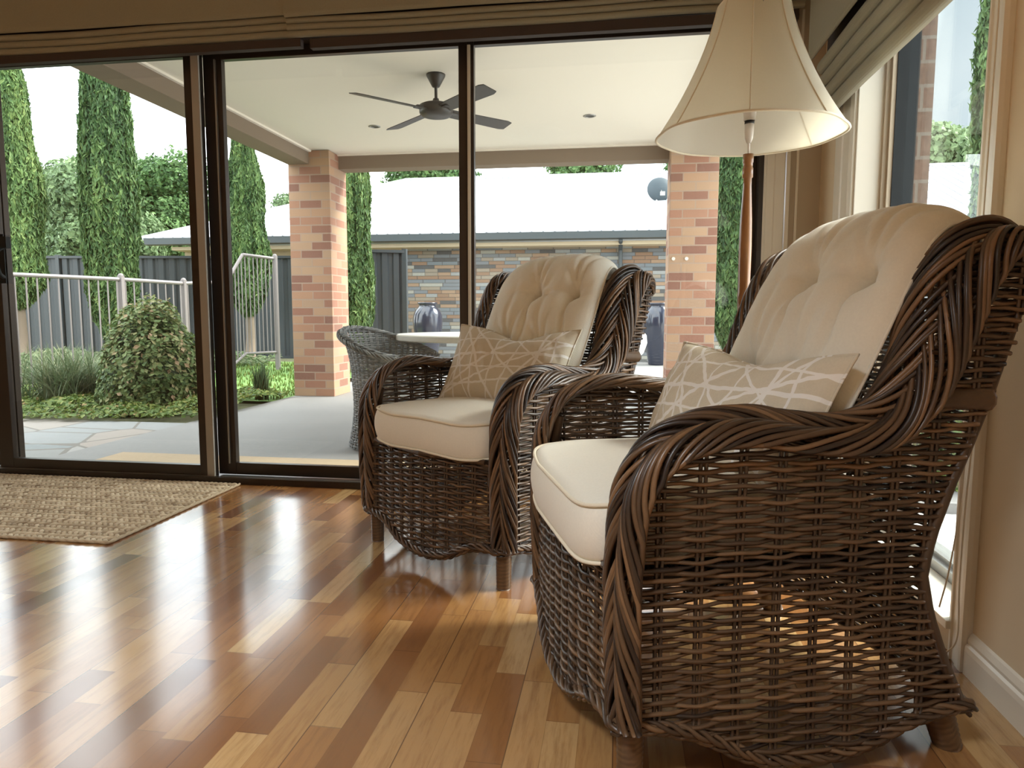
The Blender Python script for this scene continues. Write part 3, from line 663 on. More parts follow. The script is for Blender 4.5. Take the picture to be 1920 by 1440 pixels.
def back_cushion(label, fr, sx=0., seed=0):
    # spine in (y,z) running up the back and over its top
    sp = catmull([(.395, .535), (.425, .63), (.475, .74), (.53, .86), (.578, .955), (.625, 1.025), (.69, 1.062), (.755, 1.05), (.80, 1.0), (.822, .93)], 10)
    S, L = resample(sp, 90); T = nrm(np.gradient(S, axis=0)); Nn = np.stack([-T[:, 1], T[:, 0]], -1)   # towards the sitter / up
    nu = 72; u = np.linspace(-1, 1, nu); v = np.linspace(0, 1, 90)
    U, V = np.meshgrid(u, v)
    half = .252+.02*np.sin(PI*np.clip(V*1.2, 0, 1))-.07*np.clip((V-.60)/.4, 0, 1)**1.3
    X = U*half+sx
    prof = np.clip(1-np.abs(U)**2.8, 0, 1)**.55*np.clip(1-np.abs(2*V-1)**5.5, 0, 1)**.5
    T0 = .062
    s = V*L; xx = U*half
    tuft = np.zeros_like(U); crease = np.zeros_like(U)
    pts = [(-.025, .44*L/.82), (.16, .44*L/.82), (-.10, .20), (.07, .20)]
    for px, ps in pts:
        d = np.hypot(xx-px, (s-ps)); tuft += np.exp(-(d/.030)**2)*.030+np.exp(-(d/.075)**2)*.014
        # radiating creases from each tuft
        for ang, ln, wd, am in ((98, .34, .008, .010), (78, .26, .010, .010), (118, .22, .010, .009), (-92, .30, .010, .017), (-112, .16, .012, .008), (178, .20, .010, .008), (4, .16, .010, .007), (40, .15, .012, .006)):
            c, q = math.cos(math.radians(ang)), math.sin(math.radians(ang))
            al = (xx-px)*c+(s-ps)*q; ac = -(xx-px)*q+(s-ps)*c+.01*np.sin(al*30)
            crease += 1.5*am*np.exp(-(ac/(wd*.8+np.clip(al, 0, 1)*.035))**2)*np.clip(1-al/ln, 0, 1)*(al > -.01)
    P0 = np.stack([xx, s, 0*s], -1)
    wr = lump(P0, 22, .0028, seed)+lump(P0*np.array([1, .35, 1]), 60, .0022, seed+1)*np.clip((V-.45)*3, .2, 1)
    front = T0*prof-(tuft+crease)*np.clip(prof*1.4, 0, 1)+wr*prof
    backt = .030*prof
    y0 = np.interp(V, v, S[:, 0]); z0 = np.interp(V, v, S[:, 1]); ny = np.interp(V, v, Nn[:, 0]); nz = np.interp(V, v, Nn[:, 1])
    sag = -.0*U**2
    A = np.stack([X, y0+ny*front, z0+nz*front+sag], -1); Bk = np.stack([X, y0-ny*backt, z0-nz*backt+sag], -1)
    m = MB(); m.grid(A); m.grid(Bk[:, ::-1])
    # sew the edges
    edgeA = np.concatenate([A[:, 0], A[-1, 1:], A[::-1, -1][1:], A[0, ::-1][1:-1]]); 
    root = m.build('back_cushion', M['cream'], smooth=True)
    for px, ps in pts:
        i = np.interp(ps/L, [0, 1], [0, 89]); j = np.interp(px/.27, [-1, 1], [0, nu-1]); i = int(i); j = int(j)
        c = A[i, j]; b = MB(); n3 = np.array([0, Nn[i, 0], Nn[i, 1]])
        b.lathe([(.0, .004), (.006, .003), (.009, 0), (.006, -.003), (0, -.004)], (0, 0, 0), 12)
        bo = b.build('tuft_button', M['piping'], root, smooth=True); bo.location = Vector(c)+Vector(n3)*.002
        bo.rotation_euler = Vector(n3).to_track_quat('Z', 'Y').to_euler()
    m = MB(); m.tube(edgeA, .004, 6, closed=True); m.build('seam_edge', M['cream'], root, smooth=True)
    tag(root, label, 'cushion', 'cream tufted back cushions'); return place(root, fr)
back_cushion('cream tufted back cushion draped over the top of the farther wicker armchair', FAR, .02, 4)
back_cushion('cream tufted back cushion draped over the top of the foreground wicker armchair', NEAR, .035, 8)

def throw_pillow(label, fr, loc, rot, W, Hh, dip, seed):
    nu, nv = 64, 44; u = np.linspace(-1, 1, nu); v = np.linspace(-1, 1, nv); U, V = np.meshgrid(u, v)
    X = W/2*U*(1-.07*(1-V**2)*np.abs(U)**3*1.0); Z = Hh/2*V*(1-.10*(1-U**2)*np.abs(V)**3)
    Z = Z-dip*np.exp(-((U-.12)/.42)**2)*(V+1)/2
    T = .072*np.clip(1-np.abs(U)**2.6, 0, 1)**.6*np.clip(1-np.abs(V)**2.4, 0, 1)**.6
    P0 = np.stack([X, Z, 0*X], -1); wr = lump(P0, 34, .0035, seed)+lump(P0*np.array([2.2, .7, 1]), 60, .0022, seed+3)
    sh = np.clip(T/.03, 0, 1)
    A = np.stack([X, -(T+wr*sh), Z], -1); Bk = np.stack([X, (T*.8-wr*sh), Z], -1)
    m = MB(); m.grid(A); m.grid(Bk[:, ::-1]); o = m.build('throw_pillow', M['pillow'], smooth=True)
    ed = np.concatenate([A[:, 0], A[-1, 1:], A[::-1, -1][1:], A[0, ::-1][1:-1]])
    m = MB(); m.tube(ed, .0032, 6, closed=True); m.build('seam_edge', M['pillow'], o, smooth=True)
    tag(o, label, 'pillow', 'patterned linen throw pillows'); return place(o, fr, loc, rot)
throw_pillow('beige linen throw pillow with white line pattern on the farther armchair', FAR, (.01, .355, .677), (math.radians(-25), math.radians(1.5), math.radians(7)), .58, .34, .045, 2)
throw_pillow('beige linen throw pillow with white line pattern on the foreground armchair', NEAR, (.045, .335, .660), (math.radians(-24), 0, math.radians(8)), .61, .32, .03, 12)

# ------------------------------------------------------------------ floor lamp
LX, LY = .385, 2.3
lamp = thing('floor_lamp', 'turned wooden standard lamp with a cream bell shade behind the foreground armchair', 'lamp', (LX, LY, 0))
MB().lathe([(0, 0), (.14, 0), (.145, .012), (.14, .03), (.10, .042), (.05, .055), (.032, .075), (.02, .09)], k=40).build('lamp_base', M['lamp_wood'], lamp, smooth=True)
pole = [(.018, .085), (.026, .12), (.018, .15), (.017, .3), (.024, .34), (.017, .38), (.019, .6), (.027, .68), (.020, .72), (.0185, .74), (.024, .755), (.0245, .77), (.020, .775), (.0215, .79), (.0205, .86), (.0225, .865), (.0225, .872), (.020, .88),
        (.0215, .93), (.0225, .935), (.0225, .945), (.021, .95), (.022, 1.02), (.0225, 1.09), (.0205, 1.17), (.0165, 1.24), (.0145, 1.275), (.0145, 1.30), (.0185, 1.302), (.0185, 1.33), (.0165, 1.332), (.0165, 1.345), (.0185, 1.348), (.0185, 1.372), (.0, 1.374)]
MB().lathe([(r*.86, z) for r, z in pole], k=28).build('pole', M['lamp_wood'], lamp, smooth=True)
m = MB(); m.lathe([(.004, 1.37), (.004, 1.41)], k=12); m.lathe([(.006, 1.405), (.012, 1.42), (.0135, 1.44), (.0135, 1.463), (.0, 1.464)], k=20); m.lathe([(.017, 1.472), (.020, 1.50), (.020, 1.515), (0, 1.516)], k=20)
m.build('bulb_holder', M['ceramic'], lamp, smooth=True)
MB().lathe([(.0, 1.462), (.0145, 1.463), (.0145, 1.472), (0, 1.473)], k=20).build('shade_ring', M['black'], lamp, smooth=True)
ZB, ZT, RB, RT = 1.428, 1.81, .282, .104
NP = 8
def shade_pt(a, t, inset=0.):    # t 0 bottom .. 1 top
    r = RT+(RB-RT)*((1-t)**1.75*.62+(1-t)*.38)
    sec = 2*PI/NP; q = (a+.166) % sec-sec/2
    r *= 1-.022*(math.cos(q/(sec/2)*PI)*.5+.5)*(1)   # panels draw in between the ribs
    return ((r-inset)*math.cos(a), (r-inset)*math.sin(a), ZB+(ZT-ZB)*t)
aa = np.linspace(0, 2*PI, 160, endpoint=False); tt = np.linspace(0, 1, 26)
m = MB(); m.grid([[shade_pt(a, t) for a in aa] for t in tt], closev=True); sh = m.build('lamp_shade', M['shade'], lamp, smooth=True)
m = MB(); m.grid([[shade_pt(a, t, .004) for a in aa[::-1]] for t in tt], closev=True); m.build('lining', M['lining'], sh, smooth=True)
m = MB()
for k in range(NP):
    a = k*2*PI/NP-.166
    m.tube([shade_pt(a, t, -.0015) for t in tt], .0022, 6)
m.tube([shade_pt(a, 0, .001) for a in aa], .0038, 8, closed=True); m.tube([shade_pt(a, 1, .001) for a in aa], .0034, 8, closed=True)
m.build('seam_piping', M['piping'], sh, smooth=True)
m = MB()
for k in range(3):
    a = k*2*PI/3+.6; m.tube([(.018*math.cos(a), .018*math.sin(a), 1.50), (.06*math.cos(a), .06*math.sin(a), 1.52), (.08*math.cos(a), .08*math.sin(a), 1.62), (.112*math.cos(a), .112*math.sin(a), 1.795)], .0016, 6)
m.build('shade_carrier', M['silver'], sh, smooth=True)

# ------------------------------------------------------------------ PATIO
struct(MB().box((-3.45, YD+.12, -.12), (1.9, 13.2, 0)).build('floor_patio', M['concrete']))
struct(MB().box((-5.9, YD+.12, -.12), (-3.45, 5.15, -.004)).build('floor_paving', M['flag']))
struct(MB().box((-3.08, YD+.14, 0), (.6, YD+.56, .012)).build('trim_10', M['mat_strip']))
struct(MB().box((-3.45, YD+.2, 2.57), (.94, 7.5, 2.7)).build('ceiling_patio', M['soffit']))
m = MB(); m.box((-3.45, YD+.31, 2.43), (-3.22, 7.5, 2.75)); m.box((-3.22, 7.3, 2.42), (.93, 7.5, 2.75)); m.box((.70, YD+.31, 2.43), (.93, 7.3, 2.75))
struct(m.build('trim_11', M['beam'], bevel=.004))
m = MB(); m.box((-3.22, YD+.31, 2.552), (-3.19, 7.3, 2.572)); m.box((-3.22, 7.27, 2.555), (.7, 7.3, 2.572)); struct(m.build('trim_12', M['soffit']))
for x0, lb in ((-3.45, 'square red and tan brick pillar at the left corner of the patio'), (.465, 'square red and tan brick pillar at the right side of the patio, behind the floor lamp')):
    m = MB(); m.box((0, 0, 0), (.452, .45, 2.566)); o = m.build('brick_pillar', M['brick'], bevel=.003, loc=(x0, 7.05, 0)); tag(o, lb, 'pillar', 'brick patio pillars')
# two small fixings on the right pillar
fx = bpy.data.objects['brick_pillar.001']
for dx in (.045, .17):
    m = MB(); m.tube([(dx, -.012, 1.42), (dx, .0, 1.42)], .017, 12); m.build('wall_plug', M['trim'], fx)
# downlights
for x, y, lb in ((-2.22, 6.26, 'small round downlight in the patio ceiling left of the fan'), (-.28, 6.2, 'small round downlight in the patio ceiling right of the fan')):
    t = thing('downlight', lb, 'light', (x, y, 2.57), group='patio downlights')
    MB().lathe([(.052, 0), (.055, -.004), (.042, -.008), (.034, 0)], k=24).build('bezel', M['silver'], t, smooth=True)
    MB().lathe([(0, -.001), (.036, -.001), (.036, .0), (0, .0)], k=20).build('lens', M['fan'], t)
# ceiling fan
fan = thing('ceiling_fan', 'dark four-blade ceiling fan hanging from the patio ceiling', 'fan', (-1.316, 5.007, 2.57))
MB().lathe([(0, 0), (.068, 0), (.066, -.012), (.045, -.05), (.026, -.085), (.014, -.09)], k=28).build('canopy', M['fan'], fan, smooth=True)
MB().lathe([(.011, -.08), (.011, -.16), (.02, -.165), (.03, -.20), (.03, -.205)], k=16).build('downrod', M['fan'], fan, smooth=True)
MB().lathe([(.03, -.20), (.10, -.206), (.118, -.215), (.12, -.25), (.118, -.265), (.10, -.285), (.06, -.295), (0, -.298)], k=36).build('motor_housing', M['fan'], fan, smooth=True)
for k in range(4):
    a = math.radians(47+90*k); m = MB(); G = []
    for t in np.linspace(0, 1, 14):
        r = .10+.545*t; wd = .05+.016*t if t < .93 else .066*(1-(t-.93)*3); row = []
        for q in np.linspace(-1, 1, 5):
            tw = math.radians(-13)
            row.append((r, q*wd*math.cos(tw), -.245+q*wd*math.sin(tw)+.0))
        G.append(row)
    G = np.array(G); G2 = G.copy(); G2[..., 2] -= .006
    m.grid(G2); m.grid(G[:, ::-1]); ed = np.concatenate([G[:, 0], G[-1, 1:], G[::-1, -1][1:], G[0, ::-1][1:-1]]); ed2 = ed.copy(); ed2[:, 2] -= .006
    m.grid(np.stack([ed, ed2], 1), closeu=True)
    m.box((.08, -.03, -.252), (.17, .03, -.240))
    R = np.array([[math.cos(a), -math.sin(a), 0], [math.sin(a), math.cos(a), 0], [0, 0, 1]])
    m.v = [v@R.T for v in m.v]; m.build('blade', M['fan'], fan)

# outdoor table
tb = thing('outdoor_table', 'round outdoor table with pale stone top seen past the armchairs', 'table', (-.94, 5.1, 0))
MB().lathe([(0, .69), (.68, .69), (.70, .697), (.70, .728), (.69, .735), (0, .735)], k=56).build('tabletop', M['table'], tb, smooth=False)
MB().lathe([(.30, 0), (.30, .04), (.20, .08), (.15, .3), (.16, .5), (.24, .68), (.24, .69)], k=32).build('pedestal', M['table_leg'], tb, smooth=True)

def tub_chair(label, loc, rz, s=1.):
    t = thing('outdoor_wicker_chair', label, 'chair', loc, rz, 'grey wicker outdoor tub chairs')
    # back shell: u around (angle), v height; opening faces -y
    def shell(u, z, d):    # u in radians*radius
        a = u/.32; top = 1.
        r = .30+.035*np.clip((.45-z)/.45, 0, 1)**1.3+.075*np.clip((z-.45)/.35, 0, 1)**2-.02*np.sin(np.clip(z/.45, 0, 1)*PI)+d
        return np.stack([r*np.sin(a)*s, r*np.cos(a)*.95*s, z*s], -1)
    ht = lambda a: .62+.19*np.clip(np.cos(a*.62), 0, 1)**2.2
    A = np.linspace(-2.25, 2.25, 41); poly = [(a*.32, ht(a)) for a in A]+[(2.25*.32, .02), (-2.25*.32, .02)]
    m = MB(); weave(m, poly, shell, .03, .83, pitch=.016, sp=.045, r=.0052, amp=.004, stake_r=.006, seed=41); m.build('woven_shell', M['grey_wicker'], t, smooth=True)
    # broad flared rim
    ctrl = [(*shell(np.array([a*.32]), np.array([ht(a)]), np.array([.012]))[0], math.sin(a)*.5, math.cos(a)*.5, .8, .032) for a in A[::3]]
    m = MB(); braid(m, ctrl, N=9, pitch=.25, r=.006, depth=.010, wrap=.4, seed=43); m.build('braided_rim', M['grey_wicker'], t, smooth=True)
    ap = [(-.25, .02), (.25, .02), (.25, .40), (-.25, .40)]
    m = MB(); weave(m, ap, lambda u, z, d: np.stack([u*s, (-.19-.05*(1-(u/.26)**2)-d)*s, z*s], -1), .03, .40, pitch=.016, sp=.05, r=.0055, seed=44); m.build('woven_apron', M['grey_wicker'], t, smooth=True)
    m = MB(); m.prism([(.27*math.cos(a), .03+.26*math.sin(a)) for a in np.linspace(0, 2*PI, 24, endpoint=False)], lambda p, e: (p[0]*s, p[1]*s, (.42 if e else .38)*s), tint=.4); m.build('seat', M['grey_wicker'], t)
    return t
tc1 = tub_chair('weathered grey wicker tub chair on the patio just outside the glass', (-1.47, 4.48, 0), math.radians(75), .97)
tc2 = copy_tree(tc1); tc2['label'] = 'grey wicker tub chair on the far side of the outdoor table, mostly hidden'; tc2.location = (-1.05, 6.1, 0); tc2.rotation_euler = (0, 0, math.radians(10))
# white moulded chair at the right of the table
wc = thing('white_outdoor_chair', 'white bowl-shaped outdoor chair glimpsed between the far armchair and the dark urn', 'chair', (-.05, 6.5, 0))
MB().lathe([(0, .40), (.10, .405), (.20, .45), (.275, .53), (.305, .62), (.298, .69), (.28, .715), (.272, .70), (.285, .62), (.255, .54), (.18, .47), (0, .44)], k=40).build('bowl_seat', M['white_plastic'], wc, smooth=True)
MB().lathe([(.18, 0), (.18, .012), (.03, .03), (.022, .1), (.022, .38), (.05, .405), (0, .41)], k=24).build('pedestal', M['silver'], wc, smooth=True)

# urns
UR = [(0, 0), (.14, 0), (.15, .02), (.17, .15), (.215, .4), (.25, .62), (.262, .76), (.25, .87), (.215, .95), (.165, 1.0), (.15, 1.02), (.155, 1.045), (.175, 1.06), (.175, 1.08), (.15, 1.08), (.14, 1.02), (.13, .95), (0, .94)]
for x, y, lb in ((-3.30, 11.85, 'tall blue-black glazed urn against the stone wall, left of the fan side'), (.66, 12.45, 'tall blue-black glazed urn beside the right brick pillar')):
    m = MB(); m.lathe(UR, k=48); o = m.build('glazed_urn', M['urn'], smooth=True, loc=(x, y, 0)); tag(o, lb, 'urn', 'glazed urns')
bpy.data.objects['glazed_urn']['label'] = 'tall blue-black glazed urn by the stone wall, just left of the middle door mullion'

# ------------------------------------------------------------------ neighbour house
hs = thing('neighbour_house', 'neighbouring single-storey house with white metal roof and stacked stone wall', 'house', (-4, 14, 0))
def W(*p): return (p[0]+4, p[1]-14, p[2])
MB().box(W(-4.35, 14.0, 0), W(9, 14.25, 2.22)).build('stone_wall', M['stone'], hs)
MB().box(W(-9.3, 14.05, 0), W(-4.35, 14.3, 2.22)).build('rendered_wall', M['fascia'], hs)
MB().box(W(-9.3, 13.6, 2.20), W(9, 14.2, 2.27)).build('eave_board', M['fascia'], hs)
m = MB(); m.prism([(0, 0), (-.12, .02), (-.13, .15), (0, .15)], lambda p, e: W(9 if e else -9.8, 13.55+p[0], 2.29+p[1])); m.build('gutter', M['gutter'], hs)
m = MB()   # hip roof: eave z 2.42 at y 13.45, ridge z ~4.25 at y 18.2, hip from (-9.8) to (-5.4)
e0, e1, rg, rge, bk0 = W(-9.85, 13.45, 2.44), W(9, 13.45, 2.44), W(-5.55, 17.9, 4.32), W(9, 17.9, 4.32), W(-9.85, 22.3, 2.44)
st = m.n; m.add([e0, e1, rge, rg, bk0, W(9, 22.3, 2.44)], [(0, 1, 2, 3), (3, 2, 5, 4)], [(0, 3, 4)])
nrib = 84; R0 = np.array(e0); 
for i in range(nrib):
    x = -9.6+i*.22
    top = min(1., (x+9.85)/4.3)
    if top > .05: m.tube([W(x, 13.45, 2.45), W(x, 13.45+4.45*top, 2.45+1.88*top)], .018, 4)
m.build('roof', M['roofing'], hs)
m = MB(); m.tube([rg, rge], .06, 8); m.tube([e0, rg], .05, 8); m.build('ridge_cap', M['roofing'], hs)
for dx in (-8.3, 0.): MB().tube([W(dx, 13.5, 2.28), W(dx, 13.9, 2.12), W(dx, 13.98, 0)], .04, 8).build('downpipe', M['gutter'], hs)
ds = thing('satellite_dish', 'dark grey satellite dish on the white roof beside the right brick pillar', 'satellite dish', (.85, 15.55, 3.02))
m = MB(); m.tube([(0, 0, 0), (0, 0, .35), (-.02, -.05, .48)], .015, 8); m.tube([(-.12, 0, .0), (.12, 0, .0)], .015, 8); m.tube([(-.02, -.05, .5), (0, -.3, .38)], .01, 6); m.box((-.05, -.33, .34), (.05, -.27, .42)); m.build('mount', M['silver'], ds)
m = MB(); m.lathe([(0, .06), (.12, .05), (.22, .02), (.275, -.02), (.28, -.026), (.22, .008), (.12, .038), (0, .048)], k=36); o = m.build('dish', M['dish'], ds, smooth=True); o.location = (-.03, -.02, .52); o.rotation_euler = (math.radians(75), 0, math.radians(8))

# ------------------------------------------------------------------ ground, fences
struct(MB().box((-30, 5.15, -.3), (-3.45, 40, -.05)).build('floor_garden', M['soil']))
struct(MB().box((-3.45, 13.2, -.3), (30, 60, -.06)).build('floor_rear', M['pale_concrete']))
struct(MB().box((XW+.26, -6, -.3), (30, 13.2, -.05)).build('floor_side_path', M['pale_concrete']))
struct(MB().box((-30, -12, -.32), (-5.9, 5.15, -.06)).build('floor_side_garden', M['soil']))
G = []
for y in np.linspace(6.7, 11.0, 16): G.append([(x, y, -.02+.10*min(1, max(0, (y-6.7)/3.))) for x in np.linspace(-6.6, -3.46, 12)])
m = MB(); m.grid(np.array(G)[:, :, :]); 
# blades of lawn as fine tufts
def blades(m, pts, h, w, lean, n_each, tint, seed, seg=4):
    r = np.random.default_rng(seed)
    for (x, y, z) in pts:
        for k in range(n_each):
            a = r.uniform(0, 2*PI); ln = h*r.uniform(.6, 1.1); le = lean*r.uniform(.2, 1.)
            t = np.linspace(0, 1, seg+1); dx, dy = math.cos(a), math.sin(a)
            c = np.stack([x+dx*le*ln*t**1.8, y+dy*le*ln*t**1.8, z+ln*(t-.45*le*t**2.5)], -1); ww = w*(1-t**2*.9)[:, None]*np.array([-dy, dx, 0])
            m.grid(np.stack([c-ww, c+ww], 1), tint=np.clip(r.normal(tint, .18), 0, 1))
lawn = m.build('lawn', M['lawn']); tag(lawn, 'bright green lawn behind the groundcover, left of the brick pillar', 'lawn', kind='stuff')
m = MB(); r_ = np.random.default_rng(5); pts = [(x, y, -.02+.10*min(1, max(0, (y-6.7)/3.))) for x, y in zip(r_.uniform(-6.4, -3.5, 2600), r_.uniform(6.75, 10.6, 2600))]
blades(m, pts, .06, .006, .6, 3, .55, 6, 2); m.build('grass_blade', M['cover'], lawn)
lawn.children[0]['kind'] = 'stuff'

def ribbed_panel(m, a, b, z0, z1, pitch=.19, dep=.03):
    a = np.array(a, float); b = np.array(b, float); L = np.linalg.norm(b-a); d = (b-a)/L; nn = np.array([-d[1], d[0]])
    pts = []; s = 0.
    while s < L:
        for ds_, o_ in ((0, 0), (.45*pitch, 0), (.58*pitch, dep), (.87*pitch, dep)):
            if s+ds_ <= L: pts.append(a+d*(s+ds_)+nn*o_)
        s += pitch
    pts.append(b); P = np.array(pts)
    m.grid(np.stack([np.c_[P, np.full(len(P), z0)], np.c_[P, np.full(len(P), z1)]], 1)); P2 = P+nn*.006
    m.grid(np.stack([np.c_[P2, np.full(len(P), z1)], np.c_[P2, np.full(len(P), z0)]], 1))
def steel_fence(label, a, b, z0, z1, pitch):
    t = thing('steel_fence', label, 'fence', (a[0], a[1], z0), group='dark steel panel fences'); o = np.array(a)
    A = np.array((0., 0.)); B = np.array(b)-o; L = np.linalg.norm(B); d = B/L; h = z1-z0
    m = MB(); ribbed_panel(m, A, B, 0, h, pitch); m.build('ribbed_panel', M['colorbond'], t)
    for zz in (h, .03):
        m = MB(); nn = np.array([-d[1], d[0]])*.035
        m.prism([(-1, -.03), (1, -.03), (1, .012), (-1, .012)], lambda p, e: tuple(((B if e else A)+nn*p[0]).tolist())+(zz+p[1],)); m.build('rail', M['colorbond'], t)
    k = max(1, int(L/2.4))
    for i in range(k+1):
        c = A+B*i/k; MB().box((c[0]-.035, c[1]-.035, 0), (c[0]+.035, c[1]+.035, h+.03)).build('post', M['colorbond'], t)
steel_fence('dark grey ribbed steel fence running along the back of the garden', (-12.5, 10.7), (-4.2, 11.75), .1, 1.87, .19)
steel_fence('dark grey steel fence panel between the second pillar cypress and the stone wall', (-4.15, 9.9), (-3.2, 10.25), 0, 1.82, .17)

def pool_fence():
    t = thing('pool_fence', 'pale tubular metal pool fence with slim vertical bars', 'fence', (-6.6, 5.6, 0))
    P = [(-6.6, 5.25, 1.26), (-6.06, 6.23, 1.27), (-5.65, 7.31, 1.27), (-5.43, 8.15, 1.26), (-5.18, 8.71, 1.30), (-5.13, 9.05, 1.69), (-4.89, 9.50, 1.665)]
    zb = [.05, .06, .06, .05, .15, .33, .33]
    off = np.array((-6.6, 5.6, 0)); Pn = np.array(P)-off
    nb = 0
    for i in range(len(P)-1):
        a, b = Pn[i], Pn[i+1]; MB().tube([a, b], .022, 8).build('top_rail', M['pool_fence'], t)
        za, zb_ = zb[i], zb[i+1]; a2, b2 = a.copy(), b.copy(); a2[2] = za; b2[2] = zb_; MB().tube([a2, b2], .018, 8).build('bottom_rail', M['pool_fence'], t)
        L = np.hypot(*(b-a)[:2]); k = max(2, int(L/(.10 if i < 4 else .06)))
        for j in range(k):
            q = (j+.5)/k; c = a+(b-a)*q; z0 = za+(zb_-za)*q
            MB().tube([(c[0], c[1], z0), (c[0], c[1], c[2])], .0085, 6).build('bar', M['pool_fence'], t); nb += 1
    for i in (1, 2, 3, 6):
        c = Pn[i]; m = MB(); m.box((c[0]-.027, c[1]-.027, 0), (c[0]+.027, c[1]+.027, c[2]+.04)); m.lathe([(.0, .07), (.022, .062), (.03, .045), (.03, .04)], (c[0], c[1], c[2]), 10); m.build('post', M['pool_fence'], t)
pool_fence()

# ------------------------------------------------------------------ plants
def leaves(m, P, Nv, size, asp, seed, tint, tsd=.16, fold=.25, updir=None):
    """one folded diamond leaf per point"""
    r = np.random.default_rng(seed); n = len(P)
    Nv = nrm(Nv+r.normal(0, .45, (n, 3))); rd = r.normal(size=(n, 3)) if updir is None else updir+r.normal(0, .35, (n, 3))
    A = nrm(rd-Nv*np.sum(rd*Nv, 1)[:, None]); B = np.cross(Nv, A); s = (size*r.uniform(.6, 1.3, n))[:, None]
    v = np.stack([P-A*s*.5, P+B*s*asp*.5+Nv*s*fold*.3, P+A*s*.5, P-B*s*asp*.5+Nv*s*fold*.3], 1)
    q = np.arange(n*4).reshape(n, 4); tn = np.clip(tint+r.normal(0, tsd, n), 0, 1)
    m.add(v.reshape(-1, 3), q, tint=np.repeat(tn, 4))
def cypress(name, label, base, H, R, trunk=.5, seed=0, n=15000, group='tall pencil cypresses', size=.085, tb=0.):
    t = thing(name, label, 'tree', base, group=group); r = np.random.default_rng(seed)
    MB().tube([(0, 0, 0), (.02, .01, trunk*.6), (0, 0, trunk+1.)], [.09, .07, .05], 10, tint=.5).build('trunk', M['bark'], t, smooth=True)
    def rad(h): q = np.clip((h-trunk)/(H-trunk), 0, 1); return R*np.clip(q*9, 0, 1)**.6*np.clip((1-q)*1.9, 0, 1)**.55*(.93+.07*np.sin(q*17+seed))
    hh = np.linspace(trunk, H, 46); aa = np.linspace(0, 2*PI, 36, endpoint=False); hg, ag = np.meshgrid(hh, aa, indexing='ij')
    S = np.stack([np.cos(ag), np.sin(ag), hg*.55], -1); rr = rad(hg)*(.84+lump(S, 3.2, .10, seed)+lump(S, 8., .05, seed+1))
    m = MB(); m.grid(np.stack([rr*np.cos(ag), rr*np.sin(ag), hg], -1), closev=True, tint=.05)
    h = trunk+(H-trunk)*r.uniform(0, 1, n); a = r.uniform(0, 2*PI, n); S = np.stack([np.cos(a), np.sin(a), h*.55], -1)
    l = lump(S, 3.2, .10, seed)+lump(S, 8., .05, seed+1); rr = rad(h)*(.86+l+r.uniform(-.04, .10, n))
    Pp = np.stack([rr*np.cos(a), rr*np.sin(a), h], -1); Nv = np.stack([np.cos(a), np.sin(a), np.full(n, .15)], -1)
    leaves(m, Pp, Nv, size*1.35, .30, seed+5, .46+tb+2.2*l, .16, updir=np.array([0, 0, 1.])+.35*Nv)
    m.build('foliage', M['cypress'], t); return t
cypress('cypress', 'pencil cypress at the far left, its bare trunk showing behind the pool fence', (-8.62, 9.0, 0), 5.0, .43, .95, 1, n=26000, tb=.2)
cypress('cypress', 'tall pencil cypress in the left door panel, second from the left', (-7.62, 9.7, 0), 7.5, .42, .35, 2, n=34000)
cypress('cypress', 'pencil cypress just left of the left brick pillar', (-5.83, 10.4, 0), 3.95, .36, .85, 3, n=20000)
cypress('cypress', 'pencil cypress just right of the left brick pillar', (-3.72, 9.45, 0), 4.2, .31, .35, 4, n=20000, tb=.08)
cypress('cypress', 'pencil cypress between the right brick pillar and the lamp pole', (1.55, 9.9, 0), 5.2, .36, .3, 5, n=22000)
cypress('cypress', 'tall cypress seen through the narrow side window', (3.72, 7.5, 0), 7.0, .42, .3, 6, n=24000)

def tree(label, base, H, R, mat, seed, n=9000, blobs=14, size=.3, group='background trees', trunk=True, flat=.8, tint=.5):
    t = thing('garden_tree', label, 'tree', base, group=group); r = np.random.default_rng(seed)
    MB().tube([(0, 0, 0), (.05, 0, H*.3), (0, .05, H*.7)], [.16, .12, .06], 8).build('trunk', M['bark'], t, smooth=True)
    n = int(n*2.6); size *= .58; m = MB(); per = n//blobs
    for b in range(blobs):
        a = r.uniform(0, 2*PI); q = r.uniform(0, 1)**.6; hz = r.uniform(.30, .86)
        c = np.array([math.cos(a)*R*q*.72*(1.25-hz*.6), math.sin(a)*R*q*.72*(1.25-hz*.6), H*hz]); br = R*r.uniform(.34, .55)
        d = nrm(r.normal(size=(per, 3))); k = lump(d, 4., .18, seed+b); rr = br*(.85+k+r.uniform(-.15, .1, per))
        leaves(m, c+d*rr[:, None]*np.array([1, 1, flat]), d, size, .6, seed*31+b, tint+.25*d[:, 2].mean()+.9*k+r.uniform(-.1, .1), .15)
    m.build('crown', mat, t); return t
tree('broad leafy tree beyond the fence, between the second and third cypress', (-16.2, 23.5, 0), 6.9, 2.6, M['tree'], 11, 16000, 20, .28)
tree('pale grey-green tree beyond the fence, between the first two cypresses', (-17.2, 20.5, 0), 6.0, 2.4, M['pale_tree'], 12, 14000, 18, .28)
tree('mid-green tree far behind the fence at the left of the pale tree', (-26.5, 28, 0), 8.0, 2.9, M['tree'], 13, 12000, 16, .35, tint=.6)
tree('soft green tree to the right behind the far-left cypress', (-20.6, 26.5, 0), 8.0, 2.3, M['pale_tree'], 14, 12000, 16, .35)
tree('leafy treetop showing over the white roof just right of the left brick pillar', (-6.9, 25.0, 0), 7.5, 2.0, M['tree'], 15, 9000, 14, .28)
tree('leafy treetop showing over the ridge of the white roof near the middle', (-2.2, 26.5, 0), 7.9, 2.4, M['tree'], 16, 9000, 14, .28)
